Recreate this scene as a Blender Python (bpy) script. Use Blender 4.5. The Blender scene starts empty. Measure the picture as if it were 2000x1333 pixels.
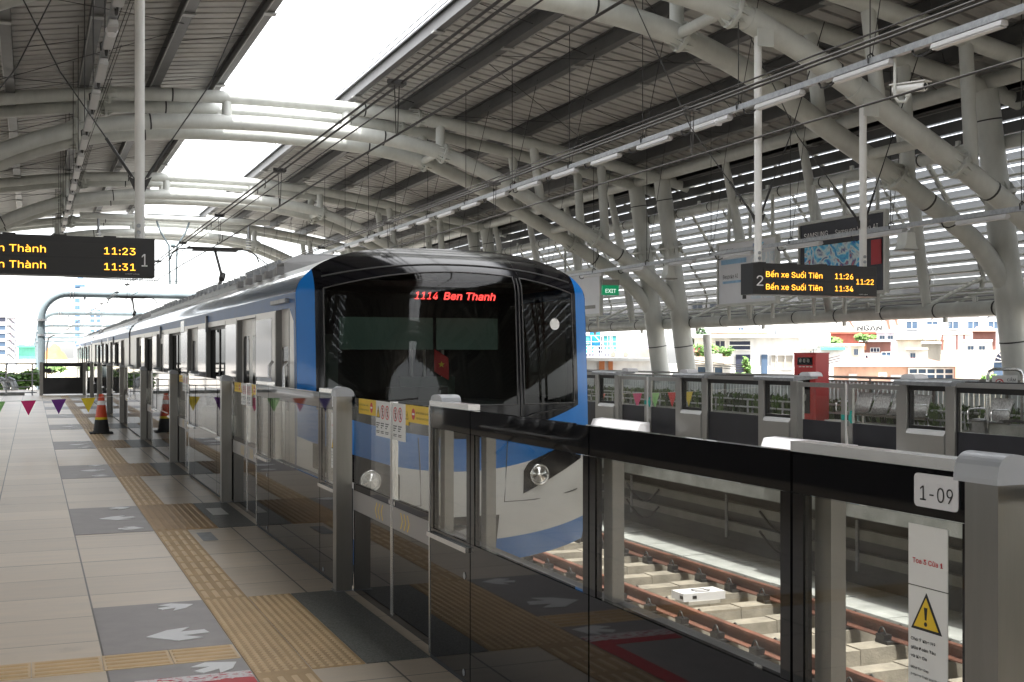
import bpy, math, random
from mathutils import Vector, Matrix
random.seed(7)
R = math.radians
scn = bpy.context.scene
col = scn.collection
# ------------------------------------------------------------------ camera
TH = math.atan(937/2300.0)
cam_data = bpy.data.cameras.new('camera'); cam = bpy.data.objects.new('camera', cam_data); col.objects.link(cam)
cam_data.sensor_width = 36; cam_data.lens = 41.4; cam_data.shift_y = 28.5/2000
cam_data.clip_start = .05; cam_data.clip_end = 3000
cam.location = (0, 0, 1.66); cam.rotation_euler = (R(90), 0, -TH)
scn.camera = cam
# ------------------------------------------------------------------ world, sun, exposure
w = bpy.data.worlds.new('World'); scn.world = w; w.use_nodes = True
nt = w.node_tree; bg = nt.nodes['Background']
sky = nt.nodes.new('ShaderNodeTexSky'); sky.sky_type = 'NISHITA'; sky.sun_disc = False
SUN_DIR = Vector((.135, .30, -1)).normalized()
el = math.asin(-SUN_DIR.z)
sky.sun_elevation = el; sky.sun_rotation = math.atan2(-SUN_DIR.x, -SUN_DIR.y)
sky.air_density = 1.0; sky.dust_density = 2.0; sky.ozone_density = 1.0
hs = nt.nodes.new('ShaderNodeHueSaturation'); hs.inputs['Saturation'].default_value = .24
nt.links.new(sky.outputs[0], hs.inputs['Color']); nt.links.new(hs.outputs[0], bg.inputs[0])
bg.inputs[1].default_value = .15
sl = bpy.data.lights.new('sun', 'SUN'); so = bpy.data.objects.new('sun', sl); col.objects.link(so)
sl.energy = 4.2; sl.angle = R(1.2); sl.color = (1, .97, .92)
so.rotation_euler = SUN_DIR.to_track_quat('-Z', 'Y').to_euler()
so.location = (0, 0, 60)
scn.view_settings.view_transform = 'Standard'; scn.view_settings.look = 'None'
scn.view_settings.exposure = 2.12; scn.view_settings.gamma = 1
scn.cycles.max_bounces = 9; scn.cycles.diffuse_bounces = 5; scn.cycles.glossy_bounces = 5
scn.cycles.transmission_bounces = 4; scn.cycles.transparent_max_bounces = 24
scn.cycles.caustics_reflective = False; scn.cycles.caustics_refractive = False
scn.cycles.sample_clamp_indirect = 6
# ------------------------------------------------------------------ materials
def mat(name, c, rough=.5, metal=0, noise=0, nscale=3, bump=0, bscale=40, spec=.5, coat=0, stretch=None, rnoise=0, emit=None, estr=0):
    m = bpy.data.materials.new(name); m.use_nodes = True
    N = m.node_tree.nodes; L = m.node_tree.links; b = N['Principled BSDF']
    b.inputs['Base Color'].default_value = (*c, 1); b.inputs['Roughness'].default_value = rough
    b.inputs['Metallic'].default_value = metal; b.inputs['Specular IOR Level'].default_value = spec
    if coat: b.inputs['Coat Weight'].default_value = coat; b.inputs['Coat Roughness'].default_value = .05
    if emit: b.inputs['Emission Color'].default_value = (*emit, 1); b.inputs['Emission Strength'].default_value = estr
    if noise or bump or rnoise:
        tc = N.new('ShaderNodeNewGeometry'); mp = N.new('ShaderNodeMapping')
        if stretch: mp.inputs['Scale'].default_value = stretch
        L.new(tc.outputs['Position'], mp.inputs['Vector'])
    if noise or rnoise:
        nz = N.new('ShaderNodeTexNoise'); nz.inputs['Scale'].default_value = nscale; nz.inputs['Detail'].default_value = 7
        nz.inputs['Roughness'].default_value = .62
        L.new(mp.outputs[0], nz.inputs['Vector'])
        if noise:
            cr = N.new('ShaderNodeMapRange'); cr.inputs['From Min'].default_value = .3; cr.inputs['From Max'].default_value = .7
            cr.inputs['To Min'].default_value = 1-noise; cr.inputs['To Max'].default_value = 1+noise*.6
            mx = N.new('ShaderNodeVectorMath'); mx.operation = 'SCALE'; mx.inputs[0].default_value = c
            L.new(nz.outputs['Fac'], cr.inputs['Value']); L.new(cr.outputs[0], mx.inputs['Scale']); L.new(mx.outputs[0], b.inputs['Base Color'])
        if rnoise:
            rr = N.new('ShaderNodeMapRange'); rr.inputs['From Min'].default_value = .3; rr.inputs['From Max'].default_value = .7
            rr.inputs['To Min'].default_value = max(0, rough-rnoise); rr.inputs['To Max'].default_value = rough+rnoise
            L.new(nz.outputs['Fac'], rr.inputs['Value']); L.new(rr.outputs[0], b.inputs['Roughness'])
    if bump:
        n2 = N.new('ShaderNodeTexNoise'); n2.inputs['Scale'].default_value = bscale; n2.inputs['Detail'].default_value = 5
        bp = N.new('ShaderNodeBump'); bp.inputs['Strength'].default_value = bump; bp.inputs['Distance'].default_value = .02
        L.new(mp.outputs[0], n2.inputs['Vector']); L.new(n2.outputs['Fac'], bp.inputs['Height']); L.new(bp.outputs[0], b.inputs['Normal'])
    return m
def glass(name, tint, ior=1.5, rough=0.0, transp=1.0, body=(.02, .02, .02)):
    """thin pane: fresnel reflection over a tinted see-through body"""
    m = bpy.data.materials.new(name); m.use_nodes = True
    N = m.node_tree.nodes; L = m.node_tree.links; N.clear()
    out = N.new('ShaderNodeOutputMaterial'); mix = N.new('ShaderNodeMixShader'); fr = N.new('ShaderNodeFresnel')
    ge = N.new('ShaderNodeNewGeometry'); mr = N.new('ShaderNodeMapRange'); mr.inputs['To Min'].default_value = ior; mr.inputs['To Max'].default_value = 1/ior
    L.new(ge.outputs['Backfacing'], mr.inputs['Value']); L.new(mr.outputs[0], fr.inputs[0])
    tr = N.new('ShaderNodeBsdfTransparent'); tr.inputs[0].default_value = (*tint, 1)
    gl = N.new('ShaderNodeBsdfGlossy'); gl.inputs['Roughness'].default_value = rough
    L.new(fr.outputs[0], mix.inputs[0]); L.new(gl.outputs[0], mix.inputs[2])
    if transp < 1:
        df = N.new('ShaderNodeBsdfDiffuse'); df.inputs[0].default_value = (*body, 1)
        m2 = N.new('ShaderNodeMixShader'); m2.inputs[0].default_value = transp
        L.new(df.outputs[0], m2.inputs[1]); L.new(tr.outputs[0], m2.inputs[2]); L.new(m2.outputs[0], mix.inputs[1])
    else: L.new(tr.outputs[0], mix.inputs[1])
    L.new(mix.outputs[0], out.inputs[0]); return m
def sheet(name, c, open_frac, trans=0):
    """perforated / translucent sheet: part hole, part diffuse, part light-passing"""
    m = bpy.data.materials.new(name); m.use_nodes = True
    N = m.node_tree.nodes; L = m.node_tree.links; N.clear()
    out = N.new('ShaderNodeOutputMaterial'); mix = N.new('ShaderNodeMixShader'); mix.inputs[0].default_value = open_frac
    d = N.new('ShaderNodeBsdfDiffuse'); d.inputs[0].default_value = (*c, 1)
    t = N.new('ShaderNodeBsdfTransparent')
    src = d
    if trans:
        tl = N.new('ShaderNodeBsdfTranslucent'); tl.inputs[0].default_value = (*c, 1)
        m2 = N.new('ShaderNodeMixShader'); m2.inputs[0].default_value = trans
        L.new(d.outputs[0], m2.inputs[1]); L.new(tl.outputs[0], m2.inputs[2]); src = m2
    L.new(src.outputs[0], mix.inputs[1]); L.new(t.outputs[0], mix.inputs[2]); L.new(mix.outputs[0], out.inputs[0]); return m
def emis(name, c, s):
    return mat(name, (0.02, .02, .02), .5, emit=c, estr=s)
M = {}
M['paint'] = mat('painted_steel', (.53, .545, .515), .40, noise=.17, nscale=2.2, stretch=(1, 1, .35), bump=.05, bscale=25, rnoise=.08)
M['paint_white'] = mat('white_pole_paint', (.74, .74, .72), .4, noise=.06)
M['roof'] = mat('roof_sheet', (.42, .415, .40), .6, noise=.22, nscale=.9, stretch=(1, 2.5, 1))
M['purlin'] = mat('dark_purlin', (.07, .07, .07), .5, noise=.25, nscale=2)
M['purlin_light'] = mat('galvanised_trim', (.30, .30, .29), .5, .3, noise=.15)
M['galv'] = mat('galvanised_steel', (.33, .345, .36), .45, .75, noise=.25, nscale=14)
M['steel'] = mat('brushed_steel', (.25, .243, .228), .30, .92, noise=.10, nscale=5, stretch=(3, 3, .25))
M['steel_bright'] = mat('bright_steel', (.72, .72, .71), .25, .9, noise=.08, nscale=8)
M['black'] = mat('black_plastic', (.012, .012, .013), .42, noise=.2)
M['rubber'] = mat('dark_rubber', (.02, .02, .02), .7)
M['wire'] = mat('dark_cable', (.03, .028, .027), .6)
M['rod'] = mat('dark_rod', (.05, .05, .05), .5, .5)
M['bglass'] = mat('black_backed_glass', (.008, .008, .009), .03, spec=.5, rnoise=.015, nscale=1.5)
M['pane'] = glass('screen_glass', (.91, .91, .885))
M['navy'] = mat('dark_panel', (.016, .017, .023), .45, noise=.35, nscale=2.5)
M['white'] = mat('white_plastic', (.66, .66, .68), .35, noise=.05)
M['paper'] = mat('white_sticker', (.72, .72, .70), .5, noise=.06)
M['ink'] = mat('black_ink', (.015, .015, .017), .6)
M['red'] = mat('red_ink', (.55, .03, .035), .5)
M['yellow'] = mat('yellow_sticker', (.75, .50, .02), .5, noise=.08)
M['grey'] = mat('grey_band', (.30, .28, .26), .4)
M['blue'] = mat('train_blue_paint', (.006, .165, .53), .28, coat=.25, noise=.05)
M['band'] = mat('blue_cant_band', (.015, .10, .30), .40, 0, noise=.12, spec=.35)
M['cant'] = mat('blue_cant_gloss', (.05, .13, .27), .24, .25, noise=.1, coat=.5)
M['silver'] = mat('train_silver', (.70, .69, .66), .30, .12, noise=.07, nscale=1.5, stretch=(1, .5, 2))
M['twhite'] = mat('train_white_paint', (.72, .72, .71), .28, coat=.2, noise=.06)
M['troof'] = mat('train_roof', (.50, .50, .49), .32, .4, noise=.12)
M['tgrey'] = mat('roof_unit_grey', (.24, .24, .24), .5, noise=.15)
M['mask'] = mat('train_mask_black', (.005, .005, .007), .10, spec=.35)
M['tglass'] = glass('train_glass', (.22, .26, .25), 1.5)
M['wglass'] = glass('windscreen', (.42, .48, .46), 1.38)
M['darkin'] = mat('train_interior', (.03, .03, .03), .7)
M['visor'] = mat('cab_visor', (.10, .15, .13), .6)
M['chrome'] = mat('chrome', (.8, .8, .8), .12, 1)
M['lamp_on'] = mat('headlight_lens', (.5, .5, .5), .05, .8, emit=(1, .97, .9), estr=.06)
M['led_o'] = emis('orange_led', (1, .36, .03), 1.1)
M['led_y'] = emis('amber_led', (1, .40, .03), .85)
M['led_r'] = emis('red_led', (1, .05, .045), 1.6)
M['screen'] = mat('dark_display', (.02, .02, .02), .5)
M['beige'] = mat('beige_tile', (.46, .41, .35), .36, noise=.10, nscale=2.2, stretch=(2, .6, 1), rnoise=.1)
M['conc'] = mat('concrete', (.42, .40, .36), .85, noise=.22, nscale=2.5, bump=.2)
M['sleeper'] = mat('sleeper_concrete', (.27, .245, .20), .9, noise=.40, nscale=4, bump=.35)
M['slab'] = mat('trough_cover', (.30, .315, .305), .85, noise=.30, nscale=3, bump=.2)
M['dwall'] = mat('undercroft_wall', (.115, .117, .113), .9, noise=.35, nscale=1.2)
M['tray'] = mat('cable_tray', (.28, .28, .26), .6, .3, noise=.2)
M['rust'] = mat('rusty_rail', (.15, .058, .036), .7, noise=.40, nscale=5, bump=.2)
M['tact'] = mat('ochre_tactile', (.62, .43, .23), .55, noise=.14, nscale=3)
M['tact_d'] = mat('brown_tactile', (.44, .29, .15), .55, noise=.16, nscale=3)
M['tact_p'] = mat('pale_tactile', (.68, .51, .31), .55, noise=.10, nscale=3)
M['granite'] = mat('dark_granite', (.165, .17, .16), .45, noise=.8, nscale=110)
M['gtile'] = mat('grey_tile', (.30, .275, .265), .45, noise=.12, nscale=5)
M['mark'] = mat('white_marking', (.80, .80, .80), .5, noise=.04)
M['orange'] = mat('cone_orange', (.62, .075, .025), .5, noise=.1)
M['leaf'] = mat('leaf_green', (.12, .23, .05), .6, noise=.4, nscale=6)
M['leaf2'] = mat('dark_leaf', (.035, .075, .022), .6, noise=.4, nscale=6)
M['bark'] = mat('bark', (.12, .09, .06), .9, noise=.3)
M['fence'] = mat('fence_slat', (.56, .61, .63), .5, noise=.1)
M['cabinet'] = mat('cabinet_red', (.52, .018, .018), .35, noise=.06)
M['exit'] = mat('exit_green', (.0, .13, .05), .5, emit=(0, .35, .14), estr=.12)
M['exitw'] = mat('exit_white', (.7, .7, .7), .5, emit=(.8, 1, .9), estr=.2)
M['dblue'] = mat('dark_blue', (.01, .02, .07), .4)
M['louvre'] = sheet('perforated_louvre', (.22, .225, .235), .075, .03)
M['skylight'] = sheet('skylight_sheet', (.9, .9, .9), .55, .85)
M['lampw'] = mat('lamp_white', (.52, .52, .52), .4, noise=.05)
M['adw'] = mat('advert_white', (.66, .67, .70), .4, noise=.04)
M['adb'] = mat('advert_sky_blue', (.25, .45, .65), .4, noise=.2, nscale=6)
M['dseat'] = mat('dark_seat', (.06, .06, .065), .25, .6)
M['tact_shade'] = mat('ochre_tactile_shade', (.50, .34, .18), .6, noise=.16, nscale=3)  # darker than the studs on it: relief shading put into the colour
M['blocker'] = mat('reflection_blocker', (.30, .30, .295), .6, noise=.1)  # for the added panel behind the viewer that calms reflections
M['cap'] = mat('grey_cap_plastic', (.40, .42, .45), .35, noise=.06)
M['steel_far'] = mat('brushed_steel_bright', (.46, .46, .45), .30, .9, noise=.03, nscale=5)
M['film'] = mat('polished_side_panel', (.55, .54, .58), .10, .35)
M['charcoal'] = mat('charcoal_panel', (.02, .02, .022), .5, noise=.2)
M['teal'] = mat('teal', (.02, .36, .30), .5)
# ------------------------------------------------------------------ mesh builder
class MB:
    def __init__(s): s.v = []; s.f = []; s.sm = []; s.pid = 0; s.fp = []
    def add(s, vs, fs, smooth=False):
        o = len(s.v); s.v += [tuple(p) for p in vs]; s.f += [tuple(i+o for i in f) for f in fs]; s.sm += [smooth]*len(fs); s.fp += [s.pid]*len(fs); return s
    def box(s, x0, x1, y0, y1, z0, z1):
        s.pid += 1
        s.add([(x0,y0,z0),(x1,y0,z0),(x1,y1,z0),(x0,y1,z0),(x0,y0,z1),(x1,y0,z1),(x1,y1,z1),(x0,y1,z1)],
              [(0,3,2,1),(4,5,6,7),(0,1,5,4),(1,2,6,5),(2,3,7,6),(3,0,4,7)]); return s
    def obox(s, o, a, b, c):
        """box from corner o with edge vectors a,b,c"""
        s.pid += 1
        o, a, b, c = map(Vector, (o, a, b, c))
        P = [o, o+a, o+a+b, o+b, o+c, o+a+c, o+a+b+c, o+b+c]
        s.add(P, [(0,3,2,1),(4,5,6,7),(0,1,5,4),(1,2,6,5),(2,3,7,6),(3,0,4,7)]); return s
    def tube(s, pts, r, n=10, cap=True, smooth=True):
        s.pid += 1
        pts = [Vector(p) for p in pts]; m = len(pts)
        rs = r if isinstance(r, (list, tuple)) else [r]*m
        ring = []; up = None
        for i, p in enumerate(pts):
            t = (pts[min(i+1, m-1)]-pts[max(i-1, 0)]).normalized()
            if up is None:
                up = Vector((0,0,1)) if abs(t.z) < .9 else Vector((0,1,0))
            x = t.cross(up).normalized(); up = x.cross(t).normalized()
            ring.append([p+rs[i]*(math.cos(2*math.pi*k/n)*x+math.sin(2*math.pi*k/n)*up) for k in range(n)])
        vs = [q for rg in ring for q in rg]
        fs = [(i*n+k, i*n+(k+1)%n, (i+1)*n+(k+1)%n, (i+1)*n+k) for i in range(m-1) for k in range(n)]
        s.add(vs, fs, smooth)
        if cap: s.add(ring[0], [tuple(range(n-1, -1, -1))]); s.add(ring[-1], [tuple(range(n))])
        return s
    def prism(s, prof, a, b, smooth=False):
        """closed profile (list of 3-vectors) swept by vector a->b offset"""
        s.pid += 1
        n = len(prof); A = [Vector(p)+Vector(a) for p in prof]; B = [Vector(p)+Vector(b) for p in prof]
        s.add(A+B, [(i, (i+1)%n, n+(i+1)%n, n+i) for i in range(n)], smooth)
        s.add(A, [tuple(range(n-1, -1, -1))]); s.add(B, [tuple(range(n))]); return s
    def grid(s, P, smooth=True):
        """P[i][j] grid of points"""
        n = len(P); m = len(P[0])
        s.add([q for row in P for q in row], [(i*m+j, i*m+j+1, (i+1)*m+j+1, (i+1)*m+j) for i in range(n-1) for j in range(m-1)], smooth); return s
    def quad(s, a, b, c, d): s.add([a, b, c, d], [(0,1,2,3)]); return s
    def poly(s, pts): s.add(pts, [tuple(range(len(pts)))]); return s
    def lathe(s, c, prof, n=20, smooth=True):
        vs = [(c[0]+r*math.cos(2*math.pi*k/n), c[1]+r*math.sin(2*math.pi*k/n), c[2]+z) for r, z in prof for k in range(n)]
        fs = [(i*n+k, i*n+(k+1)%n, (i+1)*n+(k+1)%n, (i+1)*n+k) for i in range(len(prof)-1) for k in range(n)]
        s.add(vs, fs, smooth); return s
    def disc(s, c, n1, r, n=20):
        n1 = Vector(n1).normalized(); a = n1.orthogonal().normalized(); b = n1.cross(a)
        s.poly([Vector(c)+r*(math.cos(2*math.pi*k/n)*a+math.sin(2*math.pi*k/n)*b) for k in range(n)]); return s
    def ellipsoid(s, c, rx, ry, rz, n=14, m=8):
        P = [[(c[0]+rx*math.cos(2*math.pi*j/n)*math.sin(math.pi*i/m), c[1]+ry*math.sin(2*math.pi*j/n)*math.sin(math.pi*i/m), c[2]+rz*math.cos(math.pi*i/m)) for j in range(n+1)] for i in range(m+1)]
        return s.grid(P)
    def parts(s, name, material, parent, per=1, stuff_after=100):
        """one object per primitive (or per group of primitives)"""
        groups = {}
        for f, p, q in zip(s.f, s.fp, s.sm): groups.setdefault((p-1)//per, []).append((f, q))
        rest = None; out = []
        for i, (g, fl) in enumerate(sorted(groups.items())):
            if i >= stuff_after:
                if rest is None: rest = MB()
                b = rest
            else: b = MB()
            ids = sorted({k for f, _ in fl for k in f}); mp = {k: j+len(b.v) for j, k in enumerate(ids)}
            b.v += [s.v[k] for k in ids]; b.f += [tuple(mp[k] for k in f) for f, _ in fl]; b.sm += [q for _, q in fl]
            if b is not rest: out.append(b.build(name, material, parent))
        if rest: rest.build(name, material, parent, kind='stuff')
        return out
    def build(s, name, material, parent=None, **tags):
        me = bpy.data.meshes.new(name)
        off = Vector((0,0,0))
        if parent is not None:
            p = parent
            while p is not None: off += p.location; p = p.parent
        me.from_pydata([tuple(Vector(v)-off) for v in s.v], [], s.f)
        if any(s.sm): me.polygons.foreach_set('use_smooth', s.sm)
        me.materials.append(M[material] if isinstance(material, str) else material)
        me.update()
        o = bpy.data.objects.new(name, me); col.objects.link(o)
        if parent is not None: o.parent = parent
        for k, v in tags.items(): o[k] = v
        return o
def thing(name, label, cat, loc=(0,0,0), group=None):
    o = bpy.data.objects.new(name, None); col.objects.link(o); o.location = loc; o.empty_display_size = .2
    o['label'] = label; o['category'] = cat
    if group: o['group'] = group
    return o
def tag(o, label, cat, group=None):
    o['label'] = label; o['category'] = cat
    if group: o['group'] = group
    return o
def dup(o, dx=(0,0,0), parent=None, label=None):
    c = o.copy(); col.objects.link(c)
    if parent is not None: c.parent = parent
    else: c.location = Vector(o.location)+Vector(dx)
    if label: c['label'] = label
    for ch in list(o.children): dup(ch, parent=c)
    return c
def bbox(x0, x1, y0, y1, z0, z1): return MB().box(x0, x1, y0, y1, z0, z1)
try:
    import os
    FONT = bpy.data.fonts.load(os.path.join(bpy.utils.resource_path('LOCAL'), 'datafiles', 'fonts', 'Inter.woff2'))
except Exception:
    FONT = None
def text_mesh(body, size, bold=0, align='LEFT', shear=0, space=1):
    cu = bpy.data.curves.new('lettering', 'FONT'); cu.body = body
    if FONT: cu.font = FONT
    cu.size = size; cu.align_x = align
    cu.offset = bold; cu.shear = shear; cu.space_character = space; cu.resolution_u = 3
    o = bpy.data.objects.new('lettering_source', cu); col.objects.link(o)
    bpy.context.view_layer.update()
    dg = bpy.context.evaluated_depsgraph_get()
    me = bpy.data.meshes.new_from_object(o.evaluated_get(dg))
    bpy.data.objects.remove(o); bpy.data.curves.remove(cu)
    return me
def text(name, body, origin, right, up, height, material, parent, width=None, bold=0, shear=0, align='LEFT', off=.003):
    """lettering lying on a surface: cap height 'height', optional total width"""
    me = text_mesh(body, height/.72, bold*height*3, 'LEFT', shear)
    right = Vector(right).normalized(); up = Vector(up).normalized(); nrm = right.cross(up)
    xs = [v.co.x for v in me.vertices] or [0, 1]
    x0, x1 = min(xs), max(xs); k = (width/(x1-x0)) if width else 1
    sh = {'LEFT': -x0, 'CENTER': -(x0+x1)/2, 'RIGHT': -x1}[align]
    P = []
    offv = Vector((0,0,0)); p = parent
    while p is not None: offv += p.location; p = p.parent
    for v in me.vertices:
        P.append(Vector(origin)+right*((v.co.x+sh)*k)+up*v.co.y+nrm*off-offv)
    for v, q in zip(me.vertices, P): v.co = q
    me.materials.clear(); me.materials.append(M[material])
    o = bpy.data.objects.new(name, me); col.objects.link(o); o.parent = parent
    return o
ORD = ['nearest', 'second', 'third', 'fourth', 'fifth', 'sixth', 'seventh', 'eighth', 'ninth', 'tenth', 'eleventh', 'twelfth',
       'thirteenth', 'fourteenth', 'fifteenth', 'sixteenth', 'seventeenth', 'eighteenth', 'nineteenth', 'twentieth', 'twenty-first', 'twenty-second', 'twenty-third', 'twenty-fourth']
def nth(i, n=None):
    if i == 0: return 'nearest'
    if n and i == n-1: return 'farthest'
    return ORD[i] + ' nearest'
# ================================================================== SETTING: ground, platforms, track
YE = 53.0
bbox(-700, 900, -300, 1400, -9.3, -9.0).build('ground', mat('ground_soil', (.30, .28, .25), .9, noise=.3, nscale=.05), kind='structure')
def tile_material():
    m = bpy.data.materials.new('platform_tiles'); m.use_nodes = True
    N = m.node_tree.nodes; L = m.node_tree.links; b = N['Principled BSDF']
    g = N.new('ShaderNodeNewGeometry'); sp = N.new('ShaderNodeSeparateXYZ'); L.new(g.outputs['Position'], sp.inputs[0])
    def ma(op, a, bb=None, c=None):
        n = N.new('ShaderNodeMath'); n.operation = op
        for i, q in enumerate((a, bb, c)):
            if q is None: continue
            if isinstance(q, (int, float)): n.inputs[i].default_value = q
            else: L.new(q, n.inputs[i])
        return n.outputs[0]
    def lines(coord, off, period, width):
        t = ma('SUBTRACT', coord, off); t = ma('DIVIDE', t, period); f = ma('FRACT', t); f2 = ma('SUBTRACT', f, .5); f3 = ma('ABSOLUTE', f2)
        return ma('GREATER_THAN', f3, .5-width/period/2), ma('FLOOR', t)
    lx, ix = lines(sp.outputs['X'], -.346, .71, .012)
    ly, iy = lines(sp.outputs['Y'], 10.06, .70, .008)
    lb, ib = lines(sp.outputs['Y'], 10.06, 6.3, .016)
    seam = ma('MAXIMUM', ma('MAXIMUM', lx, ly), lb)
    wn = N.new('ShaderNodeTexWhiteNoise'); wn.noise_dimensions = '2D'
    cmb = N.new('ShaderNodeCombineXYZ'); L.new(ix, cmb.inputs[0]); L.new(iy, cmb.inputs[1]); L.new(cmb.outputs[0], wn.inputs['Vector'])
    mp = N.new('ShaderNodeMapping'); mp.inputs['Scale'].default_value = (.7, 4, 1); L.new(g.outputs['Position'], mp.inputs[0])
    nz = N.new('ShaderNodeTexNoise'); nz.inputs['Scale'].default_value = 2.4; nz.inputs['Detail'].default_value = 8; nz.inputs['Roughness'].default_value = .65; L.new(mp.outputs[0], nz.inputs['Vector'])
    n2 = N.new('ShaderNodeTexNoise'); n2.inputs['Scale'].default_value = .35; n2.inputs['Detail'].default_value = 4; L.new(g.outputs['Position'], n2.inputs['Vector'])
    v = ma('MULTIPLY_ADD', wn.outputs['Value'], .13, .80); v = ma('ADD', v, ma('MULTIPLY', ma('SUBTRACT', nz.outputs['Fac'], .5), .46))
    v = ma('ADD', v, ma('MULTIPLY', ma('SUBTRACT', n2.outputs['Fac'], .5), .30))
    n3 = N.new('ShaderNodeTexNoise'); n3.inputs['Scale'].default_value = 1.1; n3.inputs['Detail'].default_value = 9; n3.inputs['Roughness'].default_value = .72; L.new(g.outputs['Position'], n3.inputs['Vector'])
    sp3 = N.new('ShaderNodeMapRange'); sp3.inputs['From Min'].default_value = .60; sp3.inputs['From Max'].default_value = .74; sp3.inputs['To Max'].default_value = .22; L.new(n3.outputs['Fac'], sp3.inputs['Value'])
    v = ma('SUBTRACT', v, sp3.outputs[0])
    v = ma('MULTIPLY', v, ma('SUBTRACT', 1.0, ma('MULTIPLY', seam, .82)))
    sc = N.new('ShaderNodeVectorMath'); sc.operation = 'SCALE'; sc.inputs[0].default_value = (.69, .585, .465); L.new(v, sc.inputs['Scale'])
    L.new(sc.outputs[0], b.inputs['Base Color'])
    L.new(ma('MULTIPLY_ADD', nz.outputs['Fac'], .3, .22), b.inputs['Roughness'])
    bp = N.new('ShaderNodeBump'); bp.inputs['Strength'].default_value = .5; bp.inputs['Distance'].default_value = .004; L.new(ma('SUBTRACT', 1.0, seam), bp.inputs['Height']); L.new(bp.outputs[0], b.inputs['Normal'])
    return m
M['tiles'] = tile_material()
bbox(-7.5, 2.26, -50, YE+9, -.35, 0).build('platform_floor', 'tiles', kind='structure')
bbox(9.385, 9.418, -50, YE+9, -.335, -.004).build('opposite_platform_edge_kerb', 'slab', kind='structure')
bbox(9.42, 21.5, -50, YE+9, -.33, 0).build('opposite_platform_floor', 'tiles', kind='structure')
# undercroft walls, track slab
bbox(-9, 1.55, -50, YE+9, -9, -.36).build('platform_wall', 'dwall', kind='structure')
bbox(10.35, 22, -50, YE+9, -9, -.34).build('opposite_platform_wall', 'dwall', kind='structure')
bbox(-9, 22, -80, 420, -3.2, -1.78).build('track_ground', 'conc', kind='structure')
m = MB()
for k in range(60):
    y = -4+k*1.15
    ax = random.uniform(-.01, .01)
    m.box(9.12+ax, 9.62+ax, y, y+1.135, -1.52, -1.37+random.uniform(-.01, .012))
    m.box(9.64+ax, 10.2, y+.3, y+1.43, -1.52, -1.385+random.uniform(-.01, .012))
m.build('trough_path', 'slab', kind='structure')
bbox(9.0, 10.34, -8, YE+9, -1.78, -1.525).build('trough_ground', 'conc', kind='structure')
# cable trays on the wall under the far platform
for zi, (za, zb, lab) in enumerate(((-.80, -.66, 'upper grey cable tray fixed along the dark wall under the opposite platform'), (-1.10, -.97, 'lower grey cable tray fixed along the dark wall under the opposite platform'))):
    t = thing('cable_tray', lab, 'cable tray', (10.3, 20, za), 'cable trays under the opposite platform')
    mm = MB()
    for k in range(22): mm.box(10.22, 10.33, -3+k*2.9, -.02+k*2.9-.06, za, zb)
    mm.build('tray_rail', 'tray', t)
    mm = MB()
    for k in range(14):
        y = 1+k*4.3
        mm.tube([(10.2, y+q*.2, za+.10-.26*math.sin(math.pi*q/6)) for q in range(7)], .018, 6)
    mm.build('cable_loop', 'wire', t)
    mm = MB()
    for k in range(16): mm.box(10.19, 10.215, 3.2*k, 3.2*k+.05, za-.12, zb+.12)
    mm.build('tray_bracket', 'galv', t)
# rails and sleepers
def railprof(x): # UIC-like
    return [(x-.065,0,-.165),(x+.065,0,-.165),(x+.065,0,-.15),(x+.012,0,-.13),(x+.012,0,-.045),(x+.036,0,-.035),(x+.036,0,-.004),(x+.028,0,0),(x-.028,0,0),(x-.036,0,-.004),(x-.036,0,-.035),(x-.012,0,-.045),(x-.012,0,-.13),(x-.065,0,-.15)]
ZR = -1.27
rail_names = {7.07: 'rusty brown rail of the far track nearer the screen doors', 8.70: 'rusty brown rail of the far track beside the concrete trough', 3.15: 'near rail of the track under the train', 4.70: 'far rail of the track under the train'}
for x in (7.07, 8.70, 3.15, 4.70):
    tag(MB().prism([(a, b, c+ZR) for a, b, c in railprof(x)], (0, -60, 0), (0, 150, 0)).build('rail', 'rust'), rail_names[x], 'rail', 'running rails')
def sleeper_mb(xc, y):
    m = MB()
    for x0, x1 in ((xc-1.32, xc-.30), (xc+.30, xc+1.32)):
        m.prism([(0, y-.15, -1.78), (0, y+.15, -1.78), (0, y+.13, -1.475), (0, y-.13, -1.475)], (x0, 0, 0), (x1, 0, 0))
    m.prism([(0, y-.14, -1.78), (0, y+.14, -1.78), (0, y+.122, -1.487), (0, y-.122, -1.487)], (xc-.295, 0, 0), (xc+.295, 0, 0))
    return m
XT = 7.885
def make_sleeper(y):
    t = thing('sleeper', 'x', 'sleeper', (XT, y, -1.78), 'concrete sleepers of the far track')
    sleeper_mb(XT, y).build('concrete_block', 'sleeper', t)
    for xr in (7.07, 8.70):
        bbox(xr-.14, xr+.14, y-.1, y+.1, -1.474, -1.437).build('rail_pad', 'rubber', t)
        mm = MB()
        for sgn in (-1, 1):
            cx = xr+sgn*.105
            mm.box(cx-.05, cx+.05, y-.07, y+.07, -1.436, -1.37)
            mm.tube([(cx+sgn*.02, y-.06+.02*q, -1.37+.075*math.sin(math.pi*q/6)) for q in range(7)], .011, 6)
        mm.build('rail_clip', 'black', t)
    return t
sl0 = make_sleeper(2.0)
for k in range(1, 34):
    dup(sl0, (0, .76*k, 0), label='x')
k = 0
for o in [o for o in col.objects if o.name.split('.')[0] == 'sleeper']:
    o['label'] = 'beige concrete sleeper across the far track, %s row back from the camera' % (ORD[k] if 0 < k < 24 else 'nearest') if k < 24 else 'distant concrete sleeper of the far track beyond the train nose'
    k += 1
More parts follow.
